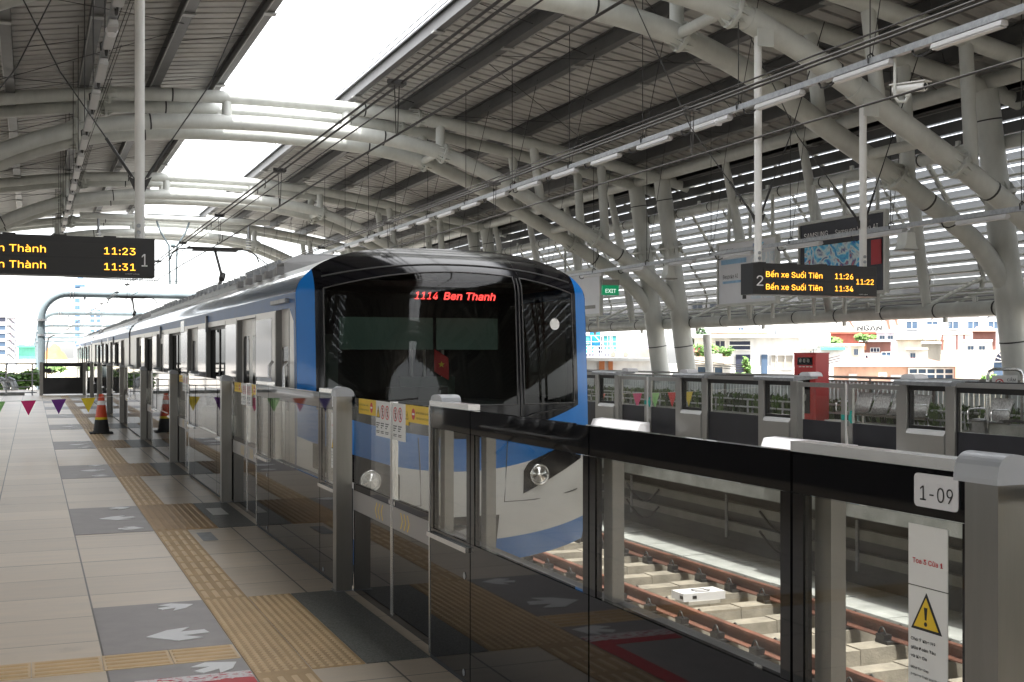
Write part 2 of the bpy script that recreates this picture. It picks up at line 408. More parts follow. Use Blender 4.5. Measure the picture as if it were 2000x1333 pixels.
# pads between the sleepers, trackbed joint
m = MB()
for k in range(34):
    y = 2.0+.76*k+.38
    m.box(XT-1.12, XT-.72, y-.10, y+.10, -1.779, -1.66); m.box(XT+.70, XT+1.12, y-.10, y+.10, -1.779, -1.66)
m.build('track_plinth_ground', 'slab', kind='structure')
t = thing('track_beacon', 'flat white box lying on the sleepers between the rails', 'track device', (XT, 13.0, -1.47))
by = 13.0
bbox(XT-.33, XT+.28, by-.15, by+.15, -1.43, -1.33).build('housing', 'white', t)
bbox(XT-.26, XT+.2, by-.16, by+.16, -1.474, -1.431).build('mounting', 'conc', t)
m = MB(); m.tube([(XT-.1, by-.1, -1.328), (XT+.08, by-.1, -1.328), (XT+.08, by+.06, -1.328), (XT-.1, by+.06, -1.328), (XT-.1, by-.1, -1.328)], .006, 5); m.tube([(XT-.15, by-.02, -1.328), (XT+.14, by-.02, -1.328)], .005, 5)
m.build('printed_symbol', 'ink', t)
m = MB(); m.box(XT-.332, XT-.3, by-.14, by-.06, -1.40, -1.36); m.box(XT-.2, XT-.14, by-.153, by-.14, -1.40, -1.36); m.build('cable_port', 'black', t)
# ---------------------------------------------------------------- platform paving details
POSTS = [2.1, 8.2, 13.6, 18.95, 24.3, 30.3, 35.6, 40.9, 46.2]
DW = 2.05
XS = [1.07, 1.37, 1.66]
strip = MB(); bars = MB(); dots = MB(); dark = MB(); dbars = MB(); gran = MB(); grey = MB()
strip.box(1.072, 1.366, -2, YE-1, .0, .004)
y = -2.0
def bar(mb, x0, x1, y0, y1, z, h=.006):
    i = .008
    mb.add([(x0,y0,z),(x1,y0,z),(x1,y1,z),(x0,y1,z),(x0+i,y0+i,z+h),(x1-i,y0+i,z+h),(x1-i,y1-i,z+h),(x0+i,y1-i,z+h)], [(4,5,6,7),(0,1,5,4),(1,2,6,5),(2,3,7,6),(3,0,4,7)])
def dot(mb, x, y, z, r=.017, h=.006):
    n = 8; a = [(x+r*math.cos(2*math.pi*k/n), y+r*math.sin(2*math.pi*k/n), z) for k in range(n)]; b = [(x+r*.62*math.cos(2*math.pi*k/n), y+r*.62*math.sin(2*math.pi*k/n), z+h) for k in range(n)]
    mb.add(a+b, [(k, (k+1)%n, n+(k+1)%n, n+k) for k in range(n)]); mb.add(b, [tuple(range(n))])
zones = [(p-DW+.02, p-.02) for p in POSTS]
def inzone(y): return any(a-.02 <= y <= b+.02 for a, b in zones)
while y < YE-1.2:
    if not inzone(y+.15):
        for k in range(4):
            xb = 1.072+.02+k*.0735
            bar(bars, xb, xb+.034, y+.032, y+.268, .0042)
    y += .30
for zi, (a, b) in enumerate(zones):
    if zi < 2:
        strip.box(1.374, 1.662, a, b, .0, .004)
        yy = a+.03
        while yy < b-.02:
            xx = 1.095
            while xx < 1.65:
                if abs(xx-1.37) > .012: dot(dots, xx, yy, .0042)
                xx += .0485
            yy += .0485
    else:
        dark.box(1.074, 1.66, a, b, .0, .0052)
        for k in range(9):
            xb = 1.10+k*.064
            bar(dbars, xb, xb+.03, a+.02, b-.02, .0054)
    gran.box(1.668, 2.03, a, b, 0, .0035)
    if zi: grey.box(.368, 1.064, a+.02 if zi > 1 else 6.875, b+.01, 0, .0035)
grey.box(.368, 1.064, 4.3, 6.535, 0, .0035)
strip.build('tactile_floor', 'tact_shade', kind='structure'); bars.build('tactile_bar_floor', 'tact_p', kind='structure'); dots.build('tactile_dot_floor', 'tact_p', kind='structure')  # bars and dots paler than their base, painting in the light on the relief
dark.build('tactile_threshold_floor', 'tact_d', kind='structure'); dbars.build('tactile_groove_floor', 'tact_d', kind='structure')
gran.build('granite_floor', 'granite', kind='structure'); grey.build('queue_floor', 'gtile', kind='structure')
# crossing guidance strip
cs = MB(); cb = MB()
for k in range(12):
    x0 = 1.064-.355*(k+1); x1 = x0+.349
    cs.box(x0, x1, 6.545, 6.865, 0, .0045)
    for q in range(4): bar(cb, x0+.012, x1-.012, 6.565+.077*q, 6.565+.077*q+.040, .0046)
cs.build('guidance_floor', 'tact_p', kind='structure'); cb.build('guidance_bar_floor', 'tact', kind='structure')
# white floor arrows
def arrow(x, y, L, ang, label, fork=True):
    """flat arrow sticker pointing along ang (radians from +x), length L"""
    p = [(0, 0), (.36, .36), (.74, .47), (.55, .17), (.95, .20), (1, -.05), (.57, -.10), (.86, -.36), (.46, -.44), (.28, -.26)]
    ca, sa = math.cos(ang), math.sin(ang)
    pts = [(x+L*(a*ca-b*sa), y+L*(a*sa+b*ca), .0085) for a, b in p]
    m = MB()
    bot = [(a, b, .0045) for a, b, c in pts]
    m.poly(pts); n = len(pts)
    m.add(bot+pts, [(i, (i+1)%n, n+(i+1)%n, n+i) for i in range(n)])
    return tag(m.build('floor_arrow', 'mark'), label, 'floor arrow', 'white floor arrows by the doors')
where = ['nearest', 'second', 'third', 'fourth', 'fifth', 'sixth']
for zi in range(1, 7):
    a, b = zones[zi]; mid = (a+b)/2
    wd = where[zi-1]
    arrow(.62, mid+.04, .36, R(0), 'large white arrow pointing away from the door on the %s grey queue tile' % wd)
    arrow(.99, mid+.88, .24, R(180+15), 'small white arrow toward the door at the far edge of the %s grey queue tile' % wd)
    if zi > 1: arrow(.99, mid-.78, .24, R(180-15), 'small white arrow toward the door at the near edge of the %s grey queue tile' % wd)
arrow(1.02, 6.45, .26, R(180+28), 'small white arrow on grey tile beside the red scuffed floor mark')
# red scuffed mark, bottom edge
m = bpy.data.materials.new('scuffed_red'); m.use_nodes = True
N = m.node_tree.nodes; L = m.node_tree.links
g = N.new('ShaderNodeNewGeometry'); mp = N.new('ShaderNodeMapping'); mp.inputs['Scale'].default_value = (14, 34, 1); L.new(g.outputs['Position'], mp.inputs[0])
nz = N.new('ShaderNodeTexNoise'); nz.inputs['Scale'].default_value = 1.6; nz.inputs['Detail'].default_value = 4; L.new(mp.outputs[0], nz.inputs['Vector'])
cr = N.new('ShaderNodeValToRGB'); cr.color_ramp.elements[0].position = .42; cr.color_ramp.elements[0].color = (.5, .01, .03, 1); cr.color_ramp.elements[1].position = .47; cr.color_ramp.elements[1].color = (.72, .68, .68, 1)
L.new(nz.outputs['Fac'], cr.inputs[0]); L.new(cr.outputs[0], N['Principled BSDF'].inputs['Base Color'])
tag(bbox(.48, 1.06, 6.13, 6.26, .003, .0062).build('floor_sticker', m), 'red and white scuffed sticker on the grey tile at the bottom edge', 'floor sticker')
m2 = MB(); m2.box(.50, 1.058, 6.03, 6.128, .003, .0062); m2.box(.95, 1.058, 3.0, 6.028, .003, .0062)
tag(m2.build('floor_line', 'red'), 'red border strip round the scuffed sticker on the floor', 'floor marking')
tag(bbox(1.74, 1.90, 12.5, 13.05, .004, .0066).build('scuffed_notice', 'paper'), 'worn pale notice stuck on the dark threshold tile by the third door', 'floor sticker')
tag(bbox(1.42, 1.55, 10.8, 11.3, .001, .0046).build('floor_vent', 'galv'), 'small metal floor plate set in the paving between the doors', 'floor plate')
# ================================================================== STATION ROOF AND FRAMES
XC = 6.45; XCA = 5.9; Y0R, Y1R = -50.0, 64.5
RIGHT = [(8.30, 9.18), (9.95, 8.98), (11.7, 8.74), (13.4, 8.46), (15.1, 8.15), (16.8, 7.78), (18.3, 7.36)]
LEFT = [(2*XC-x, z) for x, z in RIGHT]
def roof_sheet(prof, name, parent):
    m = MB(); n = int((Y1R-Y0R)/.45)
    P = []
    for x, z in prof:
        row = []
        for k in range(n):
            y = Y0R+k*.45
            row += [(x, y, z), (x, y+.33, z), (x, y+.345, z+.075), (x, y+.435, z+.075)]
        P.append(row)
    m.grid(P, smooth=False)
    # outer skin so the sheet has thickness
    T = [[(x, Y0R, z+.09) for x, z in prof], [(x, Y1R, z+.09) for x, z in prof]]
    m.grid(T, smooth=False)
    return m.build(name, 'roof', parent)
roof = thing('canopy_roof', 'ribbed metal station canopy roof with dark purlins and a bright central skylight', 'roof', (XC, 20, 9))
roof_sheet(RIGHT, 'roof_panel', roof); roof_sheet(LEFT, 'roof_panel', roof)
for prof in (RIGHT, LEFT):
    sg = 1 if prof is RIGHT else -1
    for i, (x, z) in enumerate(prof):
        m = MB(); wd = .11 if i else .09
        m.box(x-.02, x+.02, Y0R, Y1R, z-.33, z-.01)
        m.box(x-wd, x+wd, Y0R, Y1R, z-.36, z-.331)
        m.box(x-wd, x+wd, Y0R, Y1R, z-.035, z-.004)
        m.box(x-wd+.0, x-wd+.02, Y0R, Y1R, z-.33, z-.27)
        p = m.build('purlin', 'purlin', roof)
        m = MB()
        m.box(x+sg*(wd+.004)-.012, x+sg*(wd+.004)+.012, Y0R, Y1R, z-.375, z-.335)
        for k in range(9):
            yy = 3.6+7.03*k
            m.box(x-.13, x+.13, yy-.10, yy+.10, z-.40, z-.364)
        m.build('splice_trim', 'purlin_light', p)
m = MB(); m.add([(LEFT[0][0]+.1, Y0R, 9.26), (RIGHT[0][0]-.1, Y0R, 9.26), (RIGHT[0][0]-.1, Y1R, 9.26), (LEFT[0][0]+.1, Y1R, 9.26)], [(0,1,2,3)])
m.build('skylight_sheet', 'skylight', roof)
m = MB()
for x in (4.9, 8.0, 8.14): m.tube([(x, Y0R, 9.18), (x, Y1R, 9.18)], .018, 6)
m.parts('skylight_rail', 'galv', roof)
m = MB(); m.box(LEFT[0][0], RIGHT[0][0], Y1R-.2, Y1R, 8.75, 9.1); m.build('end_beam', 'purlin', roof)
# sag rods and bracing under the roof
m = MB()
for prof in (RIGHT, LEFT):
    for i in range(len(prof)-1):
        (xa, za), (xb, zb) = prof[i], prof[i+1]
        for k in range(15):
            yy = 1.5+4.2*k+(1.0 if i % 2 else 0)
            m.tube([(xa, yy, za-.3), (xb, yy+.5, zb-.3)], .008, 5)
    for k in range(8):
        ya = 5+7.03*k
        a, b = prof[1], prof[5]
        m.tube([(a[0], ya, a[1]-.34), (b[0], ya+6.4, b[1]-.34)], .009, 5)
        m.tube([(a[0], ya+6.4, a[1]-.36), (b[0], ya, b[1]-.36)], .009, 5)
m.parts('sag_rod', 'rod', roof)
# --------------------------------------------------------------- tubular frames
LOW = [(0, 7.82), (1.6, 7.78), (3.2, 7.66), (4.7, 7.40), (6.0, 6.95), (7.05, 6.45), (7.85, 6.03), (9.5, 5.18), (10.85, 4.42), (11.7, 3.85), (12.25, 3.25), (12.7, 2.6)]
UPP = [(0, 8.46), (2.2, 8.42), (4.7, 8.24), (7.05, 7.90), (9.6, 7.45), (11.85, 7.05), (13.2, 6.72), (14.3, 6.4)]
COLT, COLB = (11.85, 7.05), (12.97, -.3)     # column: leans outward towards its foot
def smooth_path(pts, n=6):
    out = []
    for i in range(len(pts)-1):
        p0 = pts[max(i-1, 0)]; p1 = pts[i]; p2 = pts[i+1]; p3 = pts[min(i+2, len(pts)-1)]
        for k in range(n):
            t = k/n
            out.append(tuple(.5*((2*b)+(c-a)*t+(2*a-5*b+4*c-d)*t*t+(-a+3*b-3*c+d)*t**3) for a, b, c, d in zip(p0, p1, p2, p3)))
    out.append(pts[-1]); return out
LOWS = smooth_path(LOW); UPPS = smooth_path(UPP)
def zat(path, x):
    for (a, za), (b, zb) in zip(path, path[1:]):
        if a <= x <= b: return za+(zb-za)*(x-a)/(b-a)
    return path[-1][1]
def flange(m, c, t, r, n=20):
    """bolted ring flange with gussets about axis t"""
    t = Vector(t).normalized(); c = Vector(c)
    m.tube([c-t*.035, c+t*.035], r*1.42, n)
    a = t.orthogonal().normalized(); b = t.cross(a)
    for k in range(10):
        d = math.cos(2*math.pi*k/10)*a+math.sin(2*math.pi*k/10)*b; e = t.cross(d)*.008
        for sg in (-1, 1):
            q = c+d*r*.98
            m.add([q-e, q+t*.22*sg-e, q+d*r*.40+t*.04*sg-e, q+e, q+t*.22*sg+e, q+d*r*.40+t*.04*sg+e], [(0,1,2), (3,5,4), (0,3,4,1), (1,4,5,2), (2,5,3,0)])
FR = [-28.6, -13.5, 1.5, 16.7, 31.5, 46.5, 61.5]; GAP = 1.65
flab = ['pale tubular roof frame far behind the photographer', 'pale tubular roof frame behind the photographer', 'pale tubular roof frame just ahead of the photographer, above the picture', 'nearest pale tubular roof frame, reaching above the departure boards', 'second pale tubular roof frame, its paired arches spanning above the train nose', 'third pale tubular roof frame arching over the middle of the train', 'farthest pale tubular roof frame at the bright end of the canopy']
def frame(y, label):
    t = thing('roof_frame', label, 'roof frame', (XCA, y, 0), 'tubular arch frames carrying the roof')
    for dy in (0, GAP):
        yy = y+dy
        lo = [(XCA-x, yy, z) for x, z in LOWS[::-1]]+[(XCA+x, yy, z) for x, z in LOWS[1:]]
        up = [(XCA-x, yy, z) for x, z in UPPS[::-1]]+[(XCA+x, yy, z) for x, z in UPPS[1:]]
        a = MB().tube(lo, .20, 16).build('lower_arch', 'paint', t)
        b = MB().tube(up, .17, 16).build('upper_chord', 'paint', t)
        m = MB(); mb = MB()
        for sg in (-1, 1):
            for fx in (4.85, 9.6):
                z = zat(LOWS, fx); dz = zat(LOWS, fx+.1)-zat(LOWS, fx-.1)
                flange(m, (XCA+sg*fx, yy, z), (sg*.2, 0, dz), .20)
            for fx in (3.1, 6.9, 10.4):
                z = zat(LOWS, fx); dz = zat(LOWS, fx+.1)-zat(LOWS, fx-.1); tv = Vector((sg*.2, 0, dz)).normalized()*.02; c = Vector((XCA+sg*fx, yy, z))
                mb.tube([c-tv, c+tv], .206, 16)
            z = zat(UPPS, 4.1); c = Vector((XCA+sg*4.1, yy, z)); m2 = (sg*.2, 0, -.02)
            flange(m, c, m2, .17)
            c = Vector((XCA+sg*2.55, yy, zat(UPPS, 2.55))); mb.tube([c-Vector((.02, 0, 0)), c+Vector((.02, 0, 0))], .176, 16)
        m.parts('flange', 'paint', a); mb.parts('joint_band', 'rod', a)
        m = MB()
        for sg in (-1, 1):
            for sx, ex in ((1.6, 1.6), (4.75, 4.75), (7.6, 7.85), (9.8, 9.95)):
                dx = .44 if sx < 2 else 0
                m.tube([(XCA+sg*sx+dx, yy, zat(UPPS, sx)), (XCA+sg*ex+dx, yy, zat(LOWS, ex))], .13, 12)
        m.parts('stud', 'paint', t)
        for sg in (-1, 1):
            m = MB(); (xt, zt), (xb, zb) = COLT, COLB
            def cp(z): return (XCA+sg*(xt+(xb-xt)*(zt-z)/(zt-zb)), yy, z)
            m.tube([cp(7.0), cp(5.1), cp(5.0), cp(2.5), cp(-.3)], [.25, .25, .27, .29, .29], 18)
            cobj = m.build('column', 'paint', t)
            m = MB(); flange(m, cp(4.95), Vector(cp(5.1))-Vector(cp(4.8)), .27); m.build('flange', 'paint', cobj)
            m = MB(); c1 = Vector(cp(1.95)); d = (Vector(cp(2.0))-Vector(cp(1.9))).normalized()*.015; m.tube([c1-d, c1+d], .297, 18)
            c1 = Vector(cp(6.4)); m.tube([c1-d, c1+d], .257, 18); m.build('strap', 'rod', cobj)
    m = MB()
    for sg in (-1, 1):
        for x, pth in ((4.75, LOWS), (8.9, LOWS)):
            m.tube([(XCA+sg*x, y, zat(pth, x)), (XCA+sg*x, y+GAP, zat(pth, x))], .10, 10)
    m.parts('cross_tube', 'paint', t)
    return t
frames = [frame(y, l) for y, l in zip(FR, flab)]
# --------------------------------------------------------------- longitudinal tubes and slanting posts on both flanks
def tubeY(name, x, z, r, label, y0=Y0R, y1=Y1R, bands=True):
    t = thing(name, label, 'steel tube', (x, 20, z))
    MB().tube([(x, y0, z), (x, y1, z)], r, 16).build('tube', 'paint', t)
    if bands:
        m = MB(); k = 0
        y = 5.0
        while y < 61:
            m.tube([(x, y-.02, z), (x, y+.02, z)], r+.008, 14); y += 1.75
        m.parts('joint_band', 'rod', t)
        m = MB(); y = 5.6
        while y < 61:
            m.box(x-.06, x-.0, y-.05, y+.05, z+r*.9, z+r+.10); m.box(x-.06, x, y+.85, y+.93, z-r-.1, z-r*.9); y += 3.5
        m.parts('lug', 'paint', t)
    return t
for sg, sd in ((1, 'right'), (-1, 'left')):
    side = 'over the opposite platform' if sg == 1 else 'over the near platform'
    xo = lambda x: XC+sg*(x-XC)
    tubeY('edge_tube', xo(17.75), 7.15, .16, 'uppermost pale lengthwise tube joining the column heads ' + side, bands=False)
    tubeY('middle_tube', xo(18.25), 5.98, .14, 'middle pale lengthwise tube tying the slanting columns ' + side)
    tubeY('lower_tube', xo(18.72), 2.66, .165, 'lowest thick pale tube with dark joint bands above the side opening ' + side)
for i in range(12):
    y = 7.0+3.52*i
    if any(abs(y-f-.5) < 1.2 for f in FR): continue
    for sg in (1, -1):
        if sg == -1 and i < 9: continue
        m = MB().tube([(XC+sg*11.4, y, 7.1), (XC+sg*11.9, y, 4.9), (XC+sg*12.27, y, 2.62)], [.10, .15, .10], 12)
        tag(m.build('slanting_post', 'paint'), '%s slanting pale post from the camera on the %s flank' % (nth(i), 'right' if sg == 1 else 'left'), 'post', 'slanting posts between the lengthwise tubes')
# --------------------------------------------------------------- barrel shaped louvre screens
PROF = [(18.35, 7.28), (18.95, 6.62), (19.45, 5.9), (20.05, 5.05), (20.6, 4.25), (20.92, 3.7), (20.85, 3.2), (20.3, 2.95), (19.4, 2.56)]
PS = smooth_path(PROF, 8)
L_ = [0]
for a, b in zip(PS, PS[1:]): L_.append(L_[-1]+math.dist(a, b))
def along(s):
    for i in range(len(L_)-1):
        if L_[i] <= s <= L_[i+1]+1e-6:
            t = (s-L_[i])/(L_[i+1]-L_[i]); return tuple(p+(q-p)*t for p, q in zip(PS[i], PS[i+1]))
    return PS[-1]
for sg in (1, -1):
    t = thing('louvre_screen', 'curved screen of grey perforated louvres along the %s' % ('far side of the opposite platform' if sg == 1 else 'outer side of the near platform'), 'louvre screen', (XC+sg*13, 20, 4))
    nrow = 20; step = L_[-1]/nrow
    arms = {}
    for r in range(nrow):
        (xa, za), (xb, zb) = along(r*step), along((r+.94)*step)
        tx, tz = xb-xa, zb-za; l = math.hypot(tx, tz); nx, nz = -tz/l, tx/l       # outward normal
        if nx < 0: nx, nz = -nx, -nz
        xa2, za2 = xa-nx*.03, za-nz*.03; xb2, zb2 = xb+nx*.035, zb+nz*.035
        m = MB()
        for b in range(12, 29):
            ya = Y0R+b*3.86; yb = ya+3.857
            m.quad((XC+sg*(xa2-XC), ya, za2), (XC+sg*(xb2-XC), ya, zb2), (XC+sg*(xb2-XC), yb, zb2), (XC+sg*(xa2-XC), yb, za2))
        m.build('louvre_panel', 'louvre', t)
        m = MB()
        (xm, zm) = along((r+.5)*step); m.tube([(XC+sg*(xm-nx*.10-XC), Y0R, zm-nz*.10), (XC+sg*(xm-nx*.10-XC), Y1R, zm-nz*.10)], .03, 8)
        m.build('louvre_rail', 'paint', t)
        if r < 4:
            m = MB(); m.box(min(XC+sg*(xa-.16-XC), XC+sg*(xa-.10-XC)), max(XC+sg*(xa-.16-XC), XC+sg*(xa-.10-XC)), Y0R, Y1R, za-.26, za-.02); m.build('edge_purlin', 'purlin', t)
        y = .6
        while y < 45:
            arms.setdefault(round(y, 2), MB()).add([(XC+sg*(xa-.05-XC), y, za-.05), (XC+sg*(xa-XC), y, za-.02), (XC+sg*(xb2-XC), y, zb2-.015), (XC+sg*(xb2-.06-XC), y, zb2-.06),
                      (XC+sg*(xa-.05-XC), y+.03, za-.05), (XC+sg*(xa-XC), y+.03, za-.02), (XC+sg*(xb2-XC), y+.03, zb2-.015), (XC+sg*(xb2-.06-XC), y+.03, zb2-.06)],
                     [(0,1,2,3), (4,7,6,5), (0,3,7,4), (3,2,6,7), (0,4,5,1), (1,5,6,2)]); y += 1.76
    for a_ in arms.values(): a_.build('louvre_arm', 'tray', t)
    y = 4.0
    while y < Y1R:
        m = MB(); P = [[], []]
        pp = [(XC+sg*(x-.10-XC), z) for x, z in PS]
        m.tube([(x, y, z) for x, z in pp], .048, 8)
        m.build('curved_rib', 'paint', t); y += 3.52
    # added solid sheet behind the viewer, keeps louvre gaps out of the windscreen reflection
    m = MB(); m.grid([[(XC+sg*(x-XC), y_, z) for x, z in PS] for y_ in (Y0R, Y0R+12*3.86-.01)], smooth=False); m.build('gap_blocker', 'blocker', t)
    # struts from the slanting posts to the ribs
    m = MB(); y = 4.0
    while y < Y1R:
        m.tube([(XC+sg*12.27, y, 2.62), (XC+sg*14.35, y, 3.5)], .045, 8)
        y += 3.52
    m.parts('strut', 'paint', t)
# --------------------------------------------------------------- lighting channels with strip lights
def light_line(x, z, label, y0, y1, pitch, ph, lampword, ang=0, rod=True, ceil=True, labels=True):
    t = thing('light_channel', label, 'cable channel', (x, 20, z))
    m = MB(); m.box(x-.045, x+.045, y0, y1, z, z+.012); m.box(x-.045, x-.037, y0, y1, z+.012, z+.09); m.box(x+.037, x+.045, y0, y1, z+.012, z+.09)
    m.build('channel', 'galv', t)
    m = MB(); y = y0+.7
    while y < y1:
        xr = abs(x-XC); zt = 0
        for (xa, za), (xb, zb) in zip(RIGHT, RIGHT[1:]):
            if xa-XC <= xr <= xb-XC: zt = za+(zb-za)*(xr-(xa-XC))/(xb-xa)
        m.tube([(x, y, z+.03), (x, y, zt-.05)], .009, 5)
        m.tube([(x+.02, y, z+.04), (x+.9, y+.5, zt-.25)], .007, 5)
        m.tube([(x+.05, y-.02, z+.02), (x+.06, y-.02, z+.12), (x, y-.02, z+.16), (x-.06, y-.02, z+.12), (x-.05, y-.02, z+.02)], .012, 6)
        y += 3.3
    m.parts('hanger', 'rod', t, per=3)
    k = 0; y = ph
    proto = None
    while y+1.2 < y1:
        if y > 6:
            if proto is None:
                proto = thing('strip_light', 'x', 'strip light', (x, y, z), 'strip lights ' + lampword)
                body = MB().prism([(x-.062, 0, z-.075), (x+.062, 0, z-.075), (x+.045, 0, z-.012), (x-.045, 0, z-.012)], (0, y, 0), (0, y+1.2, 0)).build('lamp_body', 'lampw', proto)
                bbox(x-.05, x+.05, y+.02, y+1.18, z-.095, z-.076).build('diffuser', 'lampw', proto)
                MB().tube([(x, y+1.2, z-.05), (x, y+1.3, z-.09), (x, y+1.42, z-.11), (x, y+1.55, z-.08), (x, y+1.6, z-.0)], .014, 6).build('lamp_cable', 'rubber', proto)
                o = proto; yp = y
            else: o = dup(proto, (0, y-yp, 0))
            o['label'] = '%s white strip light from the camera in the row %s' % (ORD[k] if 0 < k < 24 else 'nearest', lampword) if k < 24 else 'distant white strip light in the row ' + lampword
            k += 1
        y += pitch
    return t
light_line(10.8, 5.70, 'galvanised channel of strip lights crossing high above the far track', 6, 60, 2.0, 8.85, 'above the far track')
light_line(.90, 5.70, 'galvanised channel of strip lights running above the near platform', 6, 60, 2.0, 8.85, 'above the near platform')
light_line(15.6, 4.12, 'lower galvanised channel of strip lights behind the departure board poles', 8, 60, 2.6, 10.4, 'above the opposite platform')
# detectors hung from the channels
for x, y, lab in ((10.8, 17.2, 'small round white smoke detector under the channel near the board pole'), (.9, 15.2, 'small round white smoke detector under the channel over the near platform')):
    t = thing('smoke_detector', lab, 'smoke detector', (x, y, 5.6))
    MB().lathe((x, y, 5.56), [(0, 0), (.05, .01), (.06, .05), (.075, .07), (.075, .10), (.03, .135), (0, .135)]).build('detector_head', 'white', t)
# --------------------------------------------------------------- overhead line
def wires(xc, label, y1=160):
    t = thing('overhead_line', label, 'overhead line', (xc, 20, 4.9))
    ys = [-8+6*i for i in range(int((y1+8)/6)+1)]; ys[0] = -45
    m = MB()
    for dx in (-.055, .055): m.tube([(xc+dx, y, 4.84) for y in ys], .016, 6)
    m.build('feeder_wire', 'wire', t)
    MB().tube([(xc+.03*math.sin(y*.3), y, 4.22) for y in ys], .013, 6).build('contact_wire', 'wire', t)
    m = MB(); y = 6.2
    while y < y1:
        for dx in (-.03, .03): m.tube([(xc+dx, y, 4.84), (xc+dx*.3, y, 4.24)], .006, 5)
        m.box(xc-.11, xc+.11, y-.03, y+.03, 4.825, 4.87); m.box(xc-.09, xc+.09, y-.09, y+.09, 4.80, 4.815); y += 7.0
    m.build('dropper', 'wire', t)
    MB().tube([(xc+.9, y, 5.3) for y in ys], .012, 6).build('earth_wire', 'wire', t)
wires(3.93, 'twin overhead wires and contact wire above the train')
wires(7.885, 'twin overhead wires and contact wire above the empty far track')
# ================================================================== PLATFORM SCREEN DOORS, NEAR SIDE
XP = 2.02; H = 1.385
def loaf(m, x0, x1, y0, y1, z, h, axis='y', n=10):
    prof = []
    if axis == 'y':
        L = y1-y0
        for i in range(n+1):
            t = i/n; prof.append((0, y0+L*t, z+h*(1-abs(2*t-1)**3.2)**.5))
        prof = [(0, y0, z-.012)]+prof+[(0, y1, z-.012)]
        m.prism(prof, (x0, 0, 0), (x1, 0, 0))
    else:
        L = x1-x0
        for i in range(n+1):
            t = i/n; prof.append((x0+L*t, 0, z+h*(1-abs(2*t-1)**2.6)**.5*(1-.35*t)))
        prof = [(x0, 0, z-.012)]+prof+[(x1, 0, z-.012)]
        m.prism(prof, (0, y0, 0), (0, y1, 0))
    return m
RGT = (0, -1, 0); UP = (0, 0, 1)
def text_lines(m, y, z, widths, h, x, dz):
    for i, wd in enumerate(widths):
        yy = y; zz = z-i*dz
        rem = wd
        while rem > .012:
            q = min(rem, random.uniform(.012, .034)); m.box(x-.0006, x, yy-q+.004, yy, zz-h, zz); yy -= q; rem -= q
def fixed_panel(parent, y0, y1, x=XP, trim=True):
    """one glazed panel (black backed glass round a clear pane), in the plane x"""
    m = MB()
    m.box(x, x+.03, y0+.006, y1-.006, .03, .72); m.box(x, x+.03, y0+.006, y1-.006, 1.268, H)
    m.box(x, x+.03, y0+.006, y0+.055, .722, 1.266); m.box(x, x+.03, y1-.055, y1-.006, .722, 1.266)
    f = m.build('black_surround', 'bglass', parent)
    bbox(x+.004, x+.018, y0+.057, y1-.057, .724, 1.264).build('glass_pane', 'pane', parent)
def warn_sign(parent, y0, x, sub=True):
    """white sticker with carriage lettering and warning triangle; y0 = left edge"""
    bbox(x-.002, x, y0-.137, y0, 1.085, 1.215).build('sticker', 'paper', parent)
    bbox(x-.002, x, y0-.137, y0, .80, 1.082).build('sticker', 'paper', parent)
def warning_triangle(parent, yc, zc, s, x):
    def tri(q): return [(x, yc+q*.95, zc-q*.62), (x, yc-q*.95, zc-q*.62), (x, yc, zc+q*1.05)]
    k = MB(); k.prism([(p[0], p[1], p[2]) for p in tri(s)], (-.0032, 0, 0), (-.002, 0, 0)); k.build('triangle_border', 'ink', parent)
    k = MB(); k.prism([(p[0], p[1], p[2]) for p in tri(s*.80)], (-.0042, 0, 0), (-.0033, 0, 0)); k.build('triangle_field', 'yellow', parent)
    k = MB(); k.prism([(x, yc+s*.10, zc+s*.42), (x, yc-s*.10, zc+s*.42), (x, yc-s*.045, zc-s*.12), (x, yc+s*.045, zc-s*.12)], (-.0052, 0, 0), (-.0043, 0, 0))
    k.disc((x-.005, yc, zc-s*.30), (-1, 0, 0), s*.10, 12); k.build('exclamation_mark', 'ink', parent)
ordp = ['nearest', 'second', 'third', 'fourth', 'fifth', 'sixth', 'seventh', 'eighth', 'farthest']
